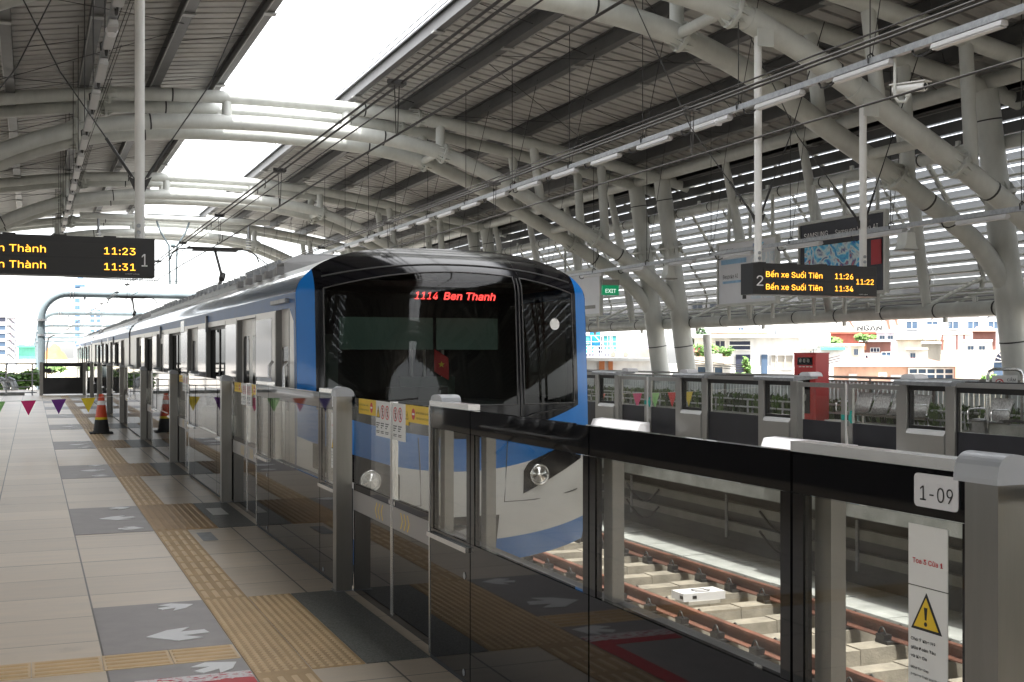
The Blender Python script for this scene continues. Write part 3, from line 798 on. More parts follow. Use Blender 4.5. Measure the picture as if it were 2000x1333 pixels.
for i, yp in enumerate(POSTS):
    w_ = ordp[i]
    # ---- post
    t = thing('barrier_post', '%s brushed steel post of the near screen doors%s' % (w_, ', right beside plate 1-09' if i == 0 else ', under plate 1-08' if i == 1 else ''), 'post', (XP, yp, 0), 'brushed steel posts of the near screen doors')
    m = MB(); m.box(1.972, 2.085, yp-.10, yp, .012, H-.012); m.build('post_body', 'steel', t)
    m = MB(); loaf(m, 1.966, 2.10, yp-.104, yp+.03, H+.0, .065, 'x', 24); m.build('post_cap', 'cap', t)
    bbox(1.97, 2.09, yp-.103, yp+.001, H-.0115, H-.0125).build('cap_seal', 'rubber', t)
    bbox(1.96, 2.10, yp-.11, yp+.01, 0.0065, .0115).build('base_plate', 'galv', t)
    # ---- fixed screen from this post to the door before the next post
    yn = POSTS[i+1] if i+1 < len(POSTS) else YE-1.2
    ya, yb = yp+.004, yn-DW
    t = thing('fixed_screen', '%s glazed fixed screen of the near barrier%s' % (w_, [', bearing plate 1-09', ', bearing plate 1-08'][i] if i < 2 else ''), 'screen panel', (XP, ya, 0), 'glazed fixed screens of the near barrier')
    if i == 0: cuts = [ya, 2.83, 4.16, 5.51, yb]
    else: cuts = [ya, ya+.62, yb-.64, yb] if yb-ya < 3.6 else [ya, ya+.62, (ya+yb)/2, yb-.64, yb]
    for a, b in zip(cuts, cuts[1:]): fixed_panel(t, a, b)
    # seams, top rail, edge trims, push bars
    m = MB(); m.box(XP-.004, XP+.05, yb-.004, yb+.012, .03, H+.002)
    m.build('edge_trim', 'steel_bright', t)
    m = MB(); top1 = 2.83 if i == 0 else ya+.62
    m.box(XP-.004, XP+.06, ya, top1, H+.001, H+.03); m.box(XP-.004, XP+.06, yb-.62, yb, H+.001, H+.03)
    m.parts('top_rail', 'steel_bright', t)
    m = MB(); m.box(XP-.022, XP-.001, yb-.63, yb-.005, .675, .700)
    if i: m.box(XP-.022, XP-.001, ya+.0, ya+.60, .675, .700)
    m.parts('push_bar', 'steel_bright', t)
    m = MB()
    m.box(XP-.0, XP+.03, ya, yb, .006, .028); m.build('bottom_rail', 'rubber', t)
    m = MB(); loaf(m, XP+.0, XP+.11, yb-.20, yb-.01, H+.032, .032, 'y', 24); m.build('end_cap', 'cap', t)
    m = MB()
    for yy, zz in ((yb-.56, .55), (yb-.55, .06), (ya+.5, .06)): m.disc((XP-.003, yy, zz), (-1, 0, 0), .018, 14)
    m.build('lock', 'galv', t)
    m = MB()
    for yy in cuts[1:-1]: m.box(XP+.035, XP+.085, yy-.135, yy-.062, .713, 1.36)
    m.box(XP+.035, XP+.085, yb-.15, yb-.075, .713, 1.36); m.parts('rear_stile', 'steel', t)
    m = MB(); m.box(XP+.035, XP+.10, ya, yb, .02, .712); m.build('drive_box', 'black', t)
    if i < 2:
        num = '1-09' if i == 0 else '1-08'
        y1 = ya+.215
        p = MB(); pr_ = []
        for (py_, pz_), s0_ in (((y1-.012, 1.36), 0), ((ya+.077, 1.36), 90), ((ya+.077, 1.302), 180), ((y1-.012, 1.302), 270)):
            for k_ in range(5): pr_.append((0, py_+.012*math.cos(R(s0_+22.5*k_)), pz_+.012*math.sin(R(s0_+22.5*k_))))
        p.prism(pr_, (XP-.003, 0, 0), (XP-.0005, 0, 0))
        o = p.build('number_plate', 'white', t)
        text('lettering', num, (XP-.003, y1-.022, 1.307), RGT, UP, .050, 'ink', o, width=.112, off=.0012)
        ys = ya+.235
        # Toa 3 / mind the gap stickers
        o = bbox(XP-.003, XP-.0005, ys-.135, ys, 1.095, 1.245).build('sticker', 'paper', t)
        text('lettering', 'Toa 3 Cửa 1' if i == 0 else 'Toa 3 Cửa 2', (XP-.003, ys-.016, 1.150), RGT, UP, .017, 'red', o, width=.105, bold=.006, off=.0012)
        o = bbox(XP-.003, XP-.0005, ys-.135, ys, .845, 1.092).build('sticker', 'paper', t)
        warning_triangle(o, ys-.064, 1.022, .056, XP-.0031+.002)
        for k, s in enumerate(('Chú Ý Khe Hở', 'giữa Đoàn Tàu', 'và Ke Ga')):
            text('lettering', s, (XP-.003, ys-.010, .958-.021*k), RGT, UP, .0105, 'ink', o, width=(.086, .086, .056)[k], bold=.006, off=.0012)
        for k, s in enumerate(('Mind The Gap', 'between Train and Platform')):
            text('lettering', s, (XP-.003, ys-.010, .888-.017*k), RGT, UP, .0085, 'ink', o, width=(.062, .118)[k], bold=.006, off=.0012)
    # ---- sliding door pair on the near side of this post
    XD = 2.095; a, b = yp-DW, yp-.102; c = (a+b)/2+.02
    t = thing('sliding_door', '%s pair of glazed sliding doors in the near barrier%s' % (w_, ', with yellow strips and paper notices' if i in (1, 2) else ''), 'screen door', (XD, a, 0), 'sliding door pairs of the near barrier')
    for la, lb, sg in ((a-.1, c-.004, -1), (c+.004, b, 1)):
        leaf = MB(); leaf.box(XD, XD+.03, la, lb, .006, .575); leaf.box(XD, XD+.03, la, lb, .715, .76); leaf.box(XD, XD+.03, la, lb, 1.33, H-.02)
        lf = leaf.build('door_leaf', 'bglass', t)
        bbox(XD+.003, XD+.016, la+.0, lb, .762, 1.328).build('glass_pane', 'pane', lf)
        bbox(XD, XD+.03, la, lb, .577, .713).build('grey_band', 'grey', lf)
        e = lb if sg == -1 else la
        m = MB(); m.box(XD-.004, XD+.034, e-.02 if sg == -1 else e, e if sg == -1 else e+.02, .03, H-.015); m.build('meeting_edge', 'steel_bright', lf)
        m = MB()
        for k in range(3):
            y0 = (c-.20-.07*k) if sg == -1 else (c+.20+.07*k); d = -.035*sg
            # chevrons point away from the meeting edges
            yy = y0
            m.add([(XD-.001, yy, .695), (XD-.001, yy+.016, .695), (XD-.001, yy-d+.016, .645), (XD-.001, yy-d, .645)], [(0,1,2,3)])
            m.add([(XD-.001, yy, .595), (XD-.001, yy-d, .645), (XD-.001, yy-d+.016, .645), (XD-.001, yy+.016, .595)], [(0,1,2,3)])
        m.build('chevrons', 'yellow', lf)
        m = MB(); yy = c+sg*.055; m.disc((XD-.002, yy, .735), (-1, 0, 0), .016, 14); m.build('finger_pull', 'steel_bright', lf)
        if i < 4:
            # white pictogram notice then yellow strip
            if sg == 1: n0, n1, s0, s1 = c+.03, c+.36, c+.36, c+.80
            else: n0, n1, s0, s1 = c-.30, c-.03, c-.80, c-.36
            o = bbox(XD-.003, XD-.0008, n0, n1, 1.135, H-.02).build('notice', 'paper', lf)
            ww = .105
            kk = 3 if sg == 1 else 2
            m = MB(); m2 = MB()
            for q in range(kk):
                cy = n1-.055-q*ww
                if sg == 1 and q == 0:
                    warning_triangle(o, cy, 1.285, .046, XD-.001); continue
                n = 18; ring = []
                for rr in (.046, .037): ring.append([(XD-.0036, cy+rr*math.cos(2*math.pi*z/n), 1.295+rr*math.sin(2*math.pi*z/n)) for z in range(n)])
                m.add(ring[0]+ring[1], [(z, (z+1) % n, n+(z+1) % n, n+z) for z in range(n)])
                m.add([(XD-.0038, cy+.03, 1.322), (XD-.0038, cy+.025, 1.328), (XD-.0038, cy-.03, 1.268), (XD-.0038, cy-.025, 1.262)], [(0,1,2,3)])
                m2.box(XD-.0036, XD-.0031, cy-.008, cy+.008, 1.268, 1.305); m2.disc((XD-.0035, cy, 1.317), (-1, 0, 0), .009, 10); m2.box(XD-.0036, XD-.0031, cy-.018, cy+.018, 1.295, 1.302)
            for q in range(kk):
                text_lines(m2, n1-.012-q*ww, 1.225, [.085, .07, .045], .007, XD-.0031, .014)
                text_lines(m2, n1-.012-q*ww, 1.172, [.08, .07], .005, XD-.0031, .010)
            m.build('prohibition_ring', 'red', o); m2.build('pictogram', 'ink', o)
            if sg == -1:
                o2 = bbox(XD-.003, XD-.0008, c-.36, c-.302, 1.24, H-.02).build('notice', 'yellow', lf)
                warning_triangle(o2, c-.331, 1.295, .03, XD-.001)
            o = bbox(XD-.003, XD-.0008, s0, s1, 1.262, H-.02).build('warning_strip', 'yellow', lf)
            cy = s0+.11 if sg == 1 else s1-.10
            m = MB(); m.disc((XD-.0036, cy, 1.313), (-1, 0, 0), .034, 20); m.build('no_entry_disc', 'red', o)
            bbox(XD-.0046, XD-.004, cy-.022, cy+.022, 1.307, 1.319).build('no_entry_bar', 'paper', o)
            ty = s1-.02 if sg == 1 else cy-.055
            text('lettering', 'KHÔNG SỬ DỤNG CỬA NÀY', (XD-.003, ty, 1.318), RGT, UP, .016, 'ink', o, width=.24, off=.0012)
            text('lettering', 'THIS DOOR IS NOT IN USE', (XD-.003, ty, 1.286), RGT, UP, .016, 'ink', o, width=.24, off=.0012)
# end gate across the platform end
t = thing('end_gate', 'black and glass end gate at the far end of the near platform', 'gate', (1.2, 53, 0))
m = MB(); m.box(.42, 1.98, 53, 53.04, .05, .74); m.box(.42, 1.98, 53, 53.04, 1.20, 1.36); m.box(.42, .50, 53, 53.04, .741, 1.199); m.box(1.86, 1.98, 53, 53.04, .741, 1.199); m.box(.50, .72, 52.99, 53.03, .95, 1.12); m.build('gate_panel', 'black', t)
bbox(.50, 1.86, 53.01, 53.02, .741, 1.199).build('glass_pane', 'pane', t)
m = MB(); m.box(.28, .42, 52.98, 53.1, 0, 1.38); m.box(1.98, 2.1, 52.98, 53.1, 0, 1.38); m.parts('gate_post', 'steel', t)
# ================================================================== PLATFORM SCREEN DOORS, FAR SIDE
XF = 9.66; HF = 1.375
DC = [12.35-5.3, 12.35, 17.62, 22.95, 28.25, 33.55]
fl = ['off at the right edge', 'in front of the steel seats', 'left of the red cabinet', 'just right of the train nose', 'hidden behind the train nose', 'far behind the train nose']
for i, c in enumerate(DC):
    a, b = c-1.02, c+1.02
    t = thing('sliding_door', 'pair of steel framed sliding doors across the tracks, %s' % fl[i], 'screen door', (XF, c, 0), 'sliding door pairs of the opposite barrier')
    for la, lb in ((a, c-.03), (c+.03, b)):
        sl_ = MB(); sl_.box(XF, XF+.03, la, la+.085, .03, 1.24); sl_.box(XF, XF+.03, lb-.085, lb, .03, 1.24); sl_.box(XF, XF+.03, la, lb, 1.241, 1.30)
        lf = sl_.build('door_frame', 'steel_far', t)
        bbox(XF+.008, XF+.024, la+.086, lb-.086, .05, .80).build('lower_panel', 'navy', lf)
        bbox(XF+.01, XF+.02, la+.086, lb-.086, .802, 1.24).build('glass_pane', 'pane', lf)
        inner = lb if lb < c else la
        e0 = inner-.085 if lb < c else inner
        bbox(XF-.004, XF-.001, e0+.01, e0+.075, .83, .90).build('release_label', 'teal', lf)
    MB().tube([(XF-.03, c-.13, .80), (XF-.05, c-.13, .88), (XF-.03, c-.13, .96)], .014, 8).build('release_handle', 'teal', t)
    # white trackside housing before the door
    h = thing('trackside_housing', 'white sloped sensor housing below the far door %s' % fl[i], 'sensor housing', (9.4, c, .3), 'white housings along the opposite platform edge')
    y0, y1 = c-.55, c+1.2
    m = MB(); m.prism([(9.16, 0, .40), (9.22, 0, .54), (9.40, 0, .56), (9.40, 0, .40)], (0, y0, 0), (0, y1, 0)); m.build('housing_cover', 'white', h)
    m = MB(); m.box(9.30, 9.38, y0+.2, y0+.3, .001, .399); m.box(9.30, 9.38, y1-.3, y1-.2, .001, .399); m.box(9.2, 9.4, y0+.05, y1-.05, .37, .399)
    m.build('housing_stand', 'galv', h)
    # posts and equipment panels at both sides
    for sg in (-1, 1):
        e = a if sg == -1 else b
        t = thing('barrier_post', 'steel equipment post, %s of the far doors %s' % ('right' if sg == -1 else 'left', fl[i]), 'post', (XF, e, 0), 'steel equipment posts of the opposite barrier')
        y0, y1 = (e-.92, e) if sg == -1 else (e, e+.92)
        m = MB(); m.box(XF-.03, XF+.07, y0, y0+.15, .01, 1.31); m.box(XF-.03, XF+.07, y1-.13, y1, .01, 1.31); m.parts('post_frame', 'steel_far', t)
        m = MB(); m.box(XF+.0, XF+.06, y0+.151, y1-.131, .80, .84); m.box(XF, XF+.06, y0+.151, y1-.131, 1.25, 1.31); m.box(XF, XF+.06, y0+.151, y0+.18, .841, 1.249); m.box(XF, XF+.06, y1-.16, y1-.131, .841, 1.249); m.build('pane_frame', 'black', t)
        bbox(XF+.02, XF+.03, y0+.181, y1-.161, .841, 1.249).build('glass_pane', 'pane', t)
        m = MB(); m.box(XF-.05, XF+.06, y0+.155, y1-.135, .01, .74); m.prism([(XF-.05, 0, .741), (XF+.06, 0, .741), (XF+.06, 0, .795), (XF-.02, 0, .795)], (0, y0+.155, 0), (0, y1-.135, 0)); m.build('drive_cover', 'steel_far', t)
        m = MB(); m.prism([(XF-.10, 0, 1.311), (XF+.30, 0, 1.345), (XF+.30, 0, 1.385), (XF-.08, 0, 1.375), (XF-.10, 0, 1.355)], (0, y0-.02, 0), (0, y1+.02, 0)); m.build('top_cover', 'galv', t)
        m = MB(); loaf(m, XF+.10, XF+.30, (y0 if sg == 1 else y1)-.13, (y0 if sg == 1 else y1)+.13, 1.387, .05, 'y'); m.build('post_cap', 'white', t)
    # fixed screen to the next door
    if i+1 < len(DC):
        y0, y1 = b+.92, DC[i+1]-1.02-.92
        t = thing('fixed_screen', 'fixed glazed screen across the tracks, left of the doors %s' % fl[i], 'screen panel', (XF, y0, 0), 'fixed glazed screens of the opposite barrier')
        m = MB(); m.box(XF+.0, XF+.04, y0, y1, 1.24, 1.30); m.box(XF+.1, XF+.3, y0, y1, 1.33, 1.365); m.build('black_header', 'black', t)
        m = MB(); m.box(XF-.02, XF+.1, y0, y1, 1.302, 1.355); m.build('top_rail', 'steel_far', t)
        bbox(XF, XF+.03, y0+.02, y1-.02, .03, .80).build('lower_panel', 'navy', t)
        bbox(XF+.008, XF+.018, y0+.02, y1-.02, .802, 1.239).build('glass_pane', 'pane', t)
        m = MB(); m.box(XF-.005, XF+.035, y0, y0+.02, .03, 1.30); m.box(XF-.005, XF+.035, y1-.02, y1, .03, 1.30); m.build('edge_trim', 'black', t)
# ================================================================== METRO TRAIN
TX, TW = 3.935, 1.56
def ztop(u): return 2.28+.49*max(0, 1-abs(u)**3)**.6
ZB0 = -.42
NY = 10.90
def Sy(u, z):
    y = NY+.44*abs(u)**2.6
    if z < .45: y += .20*((.45-z)/.85)**2
    if z > .9: y += .10*((z-.9)/1.6)**1.3
    if z > 2.28: y += .62*((z-2.28)/.49)**2.1
    return y
def S(u, z, off=0):
    x = TX+u*TW; y = Sy(u, z)
    if off:
        e = .01
        du = Vector((TW*e, Sy(min(u+e, 1), z)-Sy(u, z), 0)); dz = Vector((0, Sy(u, z+e)-Sy(u, z), e))
        n = du.cross(dz)
        if n.length > 0: n.normalize()
        if n.y > 0: n = -n
        return (x+n.x*off, y+n.y*off, z+n.z*off)
    return (x, y, z)
def patch(u0, u1, lo, hi, nu=40, nv=10, off=0):
    P = []
    for i in range(nu+1):
        u = u0+(u1-u0)*i/nu
        a = lo(u) if callable(lo) else lo; b = hi(u) if callable(hi) else hi
        P.append([S(u, a+(b-a)*j/nv, off) for j in range(nv+1)])
    return MB().grid(P)
zb = lambda u: ZB0-.02+.13*u*u
zc = lambda u: -.19+.15*u*u
ze = lambda u: .52+.36*u*u
zf = lambda u: .84+.36*abs(u)**1.6
UM = .895
def car_side(parent, xs, sg, y0, y1, sects, lab, front=None):
    """one side wall at x=xs facing sg (-1 = left); sects: (kind, ya, yb)"""
    wall = MB(); trim = MB()
    zt0, zt1 = -.38, 2.28
    def q(ya, yb, za, zb_): wall.quad((xs, ya, za), (xs, yb, za), (xs, yb, zb_), (xs, ya, zb_))
    cur = y0; D = .075
    for kind, ya, yb in sects:
        if front and cur == y0:
            n = 16; zs = [zt0+(zt1-zt0)*i/n for i in range(n+1)]
            wall.grid([[(xs, Sy(1, z), z) for z in zs], [(xs, ya, z) for z in zs]], smooth=False)
        else: q(cur, ya, zt0, zt1)
        lo, hi = (.92, 2.07) if kind == 'win' else (.02, 2.10 if kind == 'door' else 2.17)
        q(ya, yb, zt0, lo); q(ya, yb, hi, zt1)
        xi = xs-sg*D
        trim = MB(); trim.quad((xs, ya, lo), (xi, ya, lo), (xi, ya, hi), (xs, ya, hi)); trim.quad((xs, yb, lo), (xi, yb, lo), (xi, yb, hi), (xs, yb, hi))
        trim.quad((xs, ya, hi), (xs, yb, hi), (xi, yb, hi), (xi, ya, hi)); trim.quad((xs, ya, lo), (xs, yb, lo), (xi, yb, lo), (xi, ya, lo)); trim.build('opening_reveal', 'tgrey', parent)
        if kind == 'win':
            m = MB(); mid = (ya+yb)/2; f = .05
            m.box(min(xi, xi+sg*.02), max(xi, xi+sg*.02), ya, ya+f, lo, hi); m.box(min(xi, xi+sg*.02), max(xi, xi+sg*.02), yb-f, yb, lo, hi); m.box(min(xi, xi+sg*.02), max(xi, xi+sg*.02), mid-.03, mid+.03, lo, hi)
            m.box(min(xi, xi+sg*.02), max(xi, xi+sg*.02), ya+f, yb-f, hi-.04, hi-.001)
            w = m.build('window', 'black', parent)
            bbox(min(xi, xi+sg*.008), max(xi, xi+sg*.008), ya+f, yb-f, lo, hi-.041).build('glass_pane', 'tglass', w)
        else:
            m = MB(); mid = (ya+yb)/2; xo = xi+sg*.012
            parts = ((ya, mid-.006), (mid+.006, yb)) if kind == 'door' else ((ya, yb),)
            d = None
            for a, b in parts:
                m = MB(); cx = (a+b)/2; hw = .20 if kind == 'door' else .24; zl, zh = 1.0, 1.90
                if kind == 'cab': hw = .0001
                # leaf face with a tall window opening
                xa, xb = min(xi, xo), max(xi, xo)
                if kind == 'door':
                    m.box(xa, xb, a, cx-hw, lo, hi); m.box(xa, xb, cx+hw, b, lo, hi); m.box(xa, xb, cx-hw, cx+hw, lo, zl); m.box(xa, xb, cx-hw, cx+hw, zh, hi)
                else: m.box(xa, xb, a, b, lo, hi)
                leaf = m.build('door', 'silver', parent)
                if kind == 'door':
                    g = MB(); pr = []
                    for (py, pz), s0 in (((cx+hw-.09, zh-.09), 0), ((cx-hw+.09, zh-.09), 90), ((cx-hw+.09, zl+.09), 180), ((cx+hw-.09, zl+.09), 270)):
                        for k in range(5): pr.append((0, py+.088*math.cos(R(s0+22.5*k)), pz+.088*math.sin(R(s0+22.5*k))))
                    xg = xo+sg*.004
                    g.prism(pr, (min(xo+sg*.001, xg), 0, 0), (max(xo+sg*.001, xg), 0, 0)); g.build('door_window', 'mask', leaf)
                else:
                    g = MB(); xg = xo+sg*.02
                    g.box(min(xo+sg*.001, xg), max(xo+sg*.001, xg), cx-.16, cx+.20, 1.10, 1.75); g.build('door_window', 'mask', leaf)
                    hnd = MB()
                    for yy in (ya-.07, yb+.05): hnd.tube([(xs+sg*.02, yy, .5), (xs+sg*.06, yy, .55), (xs+sg*.06, yy, 1.55), (xs+sg*.02, yy, 1.6)], .016, 8)
                    hnd.build('grab_rail', 'steel_bright', leaf)
                    bbox(min(xs, xs+sg*.05), max(xs, xs+sg*.05), ya-.05, yb+.05, hi+.02, hi+.06).build('drip_rail', 'galv', leaf)
        cur = yb
    q(cur, y1, zt0, zt1)
    wall.build('side_wall', 'silver', parent)
    e = sg*.003
    m = MB(); m.quad((xs+e, Sy(1, 2.2) if front else y0, 2.13), (xs+e, y1, 2.175), (xs+e, y1, 2.279), (xs+e, Sy(1, 2.28) if front else y0, 2.279))
    if front: m.add([(xs+e, Sy(1, z), z) for z in (-.1, .3, .8, 1.3, 1.8, 2.13)]+[(xs+e, Sy(1, z)+.10, z) for z in (-.1, .3, .8, 1.3, 1.8, 2.0)]+[(xs+e, 11.70, 2.13)], [(i, i+1, i+7, i+6) for i in range(5)]+[(5, 12, 11)])
    m.build('side_stripe', 'band', parent)
    m = MB()
    for (k1, a1, b1), (k2, a2, b2) in zip(sects, sects[1:]):
        if k1 == 'cab': a_, b_ = b1+.22, a2-.05
        else: a_, b_ = b1+.06, a2-.06
        m.box(min(xs+sg*.001, xs+sg*.004), max(xs+sg*.001, xs+sg*.004), a_, b_, .90, 2.06)
    m.parts('polished_panel', 'film', parent)
    m = MB(); L_ = y1-y0; yy = y0+.02
    for yy in [q for s_ in sects for q in (s_[1]-.03, s_[2]+.03)]: m.box(min(xs+sg*.001, xs+sg*.003), max(xs+sg*.001, xs+sg*.003), yy-.006, yy+.006, -.35, 2.12)
    m.box(min(xs+sg*.001, xs+sg*.0032), max(xs+sg*.001, xs+sg*.0032), (Sy(1, .5) if front else y0)+.15, y1, .012, .018)
    m.build('panel_joint', 'purlin', parent)
    # small fittings high on the wall
    m = MB()
    L = y1-y0
    for fr in (.30, .62):
        yy = y0+fr*L; pr = [(0, yy+.05*math.cos(R(k*30)), 2.12+(.12 if 0 < k < 6 else -.12)*(abs(math.sin(R(k*30)))**.5)) for k in range(12)]
        m.prism(pr, (min(xs+sg*.001, xs+sg*.035), 0, 0), (max(xs+sg*.001, xs+sg*.035), 0, 0))
    m.build('side_lamp', 'galv', parent)
    m = MB(); yy = y0+.45*L; m.box(min(xs+sg*.001, xs+sg*.004), max(xs+sg*.001, xs+sg*.004), yy-.25, yy+.25, 2.05, 2.25); m.build('side_display', 'mask', parent)
def car_roof(parent, y0f, y1, front):
    us = [-1+.05*i for i in range(41)]
    def strip(a, b, name, matn):
        uu = [u for u in us if a-1e-6 <= u <= b+1e-6]
        ny = 12
        P = []
        for u in uu:
            ys = Sy(u, ztop(u)) if front else y0f
            P.append([(TX+u*TW, ys+(y1-ys)*j/ny, ztop(u)) for j in range(ny+1)])
        MB().grid(P).build(name, matn, parent)
    strip(-.90, .90, 'roof', 'troof')
    for sg in (-1, 1):
        n = 10; P = []
        for i in range(n+1):
            u = sg*(1-.1*(i/n)**2.2); ys = Sy(u, ztop(u)) if front else y0f
            P.append([(TX+u*TW, ys+(y1-ys)*j/6, ztop(u)) for j in range(7)])
        MB().grid(P).build('cant_band', 'cant', parent)
    # side fairings, ribs and air conditioners
    for sg in (-1, 1):
        m = MB(); x = TX+sg*1.12
        m.prism([(x-.03, 0, 2.55), (x+.03, 0, 2.55), (x+.02, 0, 2.74), (x-.02, 0, 2.74)], (0, y0f+2.4, 0), (0, y1-1.0, 0))
        k = y0f+3
        while k < y1-1.2:
            m.box(x-.05, x+.05, k, k+.06, 2.72, 2.80); k += .55
        m.build('roof_fairing', 'galv', parent)
    L = y1-y0f
    for fr in (.14, .42, .72):
        ya = y0f+fr*L; yb = ya+3.6; m = MB()
        prof = [(TX-1.02, 0, 2.66), (TX-.98, 0, 2.84), (TX-.72, 0, 2.97), (TX+.72, 0, 2.97), (TX+.98, 0, 2.84), (TX+1.02, 0, 2.66)]
        n = len(prof)
        A = [(p[0], ya+(.45 if p[2] > 2.9 else .16 if p[2] > 2.8 else 0), p[2]) for p in prof]; B = [(p[0], yb-(.45 if p[2] > 2.9 else .16 if p[2] > 2.8 else 0), p[2]) for p in prof]
        m.add(A+B, [(i, (i+1) % n, n+(i+1) % n, n+i) for i in range(n)]); m.add(A, [tuple(range(n))]); m.add(B, [tuple(range(n-1, -1, -1))])
        a = m.build('air_conditioner', 'tgrey', parent)
        m = MB()
        for k in range(14): m.box(TX-.99, TX-.95, ya+.5+.19*k, ya+.58+.19*k, 2.855, 2.90)
        for k in range(10): m.box(TX-.6, TX+.6, ya+.5+.27*k, ya+.62+.27*k, 2.971, 2.99)
        m.build('cooling_fins', 'galv', a)
    if front:
        m = MB()
        for k in range(5):
            yy = 13.6+.7*k; m.box(TX-1.32, TX-1.24, yy, yy+.12, 2.60, 2.68)
        m.build('roof_bracket', 'tgrey', parent)
def pantograph(parent, yc):
    m = MB()
    for sx in (-.45, .45):
        m.tube([(TX+sx, yc-.6, 2.95), (TX+sx, yc+.6, 2.95)], .03, 8)
        m.box(TX+sx-.05, TX+sx+.05, yc-.5, yc-.4, 2.70, 2.95); m.box(TX+sx-.05, TX+sx+.05, yc+.4, yc+.5, 2.70, 2.95)
    base = m.build('pantograph', 'tgrey', parent)
    MB().tube([(TX, yc+.5, 2.97), (TX, yc-.75, 3.42)], .045, 8).build('lower_arm', 'purlin_light', base)
    m = MB(); m.tube([(TX, yc-.75, 3.42), (TX, yc+.35, 4.10)], .032, 8); m.tube([(TX-.02, yc-.8, 3.36), (TX+.02, yc-.7, 3.48)], .07, 8); m.build('upper_arm', 'wire', base)
    m = MB()
    for dy in (.25, .5):
        m.box(TX-.62, TX+.62, yc+dy-.02, yc+dy+.02, 4.13, 4.17)
    m.box(TX-.5, TX+.5, yc+.2, yc+.55, 4.09, 4.12)
    for sg in (-1, 1):
        m.tube([(TX+sg*.55, yc+.37, 4.15), (TX+sg*.8, yc+.37, 4.12), (TX+sg*.95, yc+.37, 4.02), (TX+sg*1.02, yc+.37, 3.86)], .018, 6)
    m.build('contact_head', 'wire', base)
def interior(parent, y0, y1):
    m = MB(); m.box(TX-TW+.12, TX+TW-.12, y0, y1, .0, .05); m.box(TX-TW+.12, TX+TW-.12, y0, y1, 2.15, 2.2)
    m.build('saloon_floor', 'tgrey', parent)
    m = MB()
    for sg in (-1, 1):
        y = y0+1.5
        while y < y1-3: m.box(TX+sg*1.0-.2, TX+sg*1.0+.2, y+.9, y+3.6, .4, .48); m.box(TX+sg*1.33-.06, TX+sg*1.33+.03, y+.9, y+3.6, .48, .9); y += 5
    m.build('bench', 'blue', parent)
    m = MB(); y = y0+1
    while y < y1: m.tube([(TX-.3, y, .05), (TX-.3, y, 2.15)], .02, 6); y += 2.4
    m.build('grab_pole', 'steel_bright', parent)
def underframe(parent, y0, y1):
    m = MB(); m.box(TX-TW+.1, TX+TW-.1, y0, y1, -.5, -.05); m.build('underframe', 'black', parent)
    for yc in (y0+2.8, y1-2.8):
        m = MB(); m.box(TX-1.1, TX+1.1, yc-1.5, yc+1.5, -.95, -.55); b = m.build('bogie', 'black', parent)
        m = MB()
        for dy in (-1.0, 1.0):
            for sg in (-1, 1): m.tube([(TX+sg*.72, yc+dy, -.86), (TX+sg*.86, yc+dy, -.86)], .41, 20)
        m.build('wheel', 'rust', b)
DOORS1 = [('cab', 11.75, 12.42), ('door', 13.65, 14.95), ('win', 15.95, 17.75), ('door', 18.75, 20.0), ('win', 21.0, 22.85), ('door', 23.9, 25.2), ('win', 26.2, 28.0), ('door', 29.0, 30.3)]
# ---------------- leading car
t = thing('metro_car', 'leading metro car with black curved windscreen face and bright blue corner pillars', 'train car', (TX, 21, -1.27), 'coupled cars of the metro train')
YEND = 32.2
car_side(t, TX-TW, -1, Sy(1, 1), YEND, DOORS1, 'left', front=True)
car_side(t, TX+TW, 1, Sy(1, 1), YEND, DOORS1, 'right', front=True)
car_roof(t, 11.9, YEND, True); interior(t, 13.2, YEND-.2); underframe(t, 12.6, YEND)
MB().box(TX-TW, TX+TW, YEND-.01, YEND, -.3, 2.3).build('end_wall', 'silver', t)
pantograph(t, 27.6)
# front skins
sk = [patch(-1, -.25, zb, zc, 34, 6), patch(.25, 1, zb, zc, 34, 6)]
m = MB()
for s in sk: m.add(s.v, s.f, True)
m.build('skirt', 'blue', t)
m = MB(); s1 = patch(-1, -.25, zc, .07, 34, 4); s2 = patch(.25, 1, zc, .07, 34, 4); s3 = patch(-1, 1, .07, ze, 60, 10)
# at the extreme corners the skirt rises to the white band, keep order sane
for s in (s1, s2, s3): m.add(s.v, s.f, True)
nose = m.build('nose_panel', 'twhite', t)
patch(-1, 1, ze, zf, 60, 8).build('nose_band', 'blue', t)
# outline of a lower access panel
m = MB()
for sg in (-1, 1):
    pts = [S(sg*u, z, .003) for u, z in ((.30, .86), (.29, .60), (.28, .20), (.5, .20), (.8, .24), (.88, .26))]
    m.tube(pts, .006, 5)
m.build('panel_joint', 'purlin', nose)
# coupler pocket and coupler
m = MB(); m.box(TX-.42, TX+.42, NY+.32, NY+1.2, -.45, .10); m.build('coupler_pocket', 'black', t)
m = MB(); m.box(TX-.12, TX+.12, NY-.02, NY+.31, -.30, -.06); m.tube([(TX, NY+.3, -.18), (TX, NY-.04, -.18)], .14, 14); m.build('coupler', 'galv', t)
# corner pillars in bright blue
for sg in (-1, 1):
    a, b = (UM, 1) if sg == 1 else (-1, -UM)
    patch(a, b, zf, ztop, 6, 30).build('corner_pillar', 'blue', t)
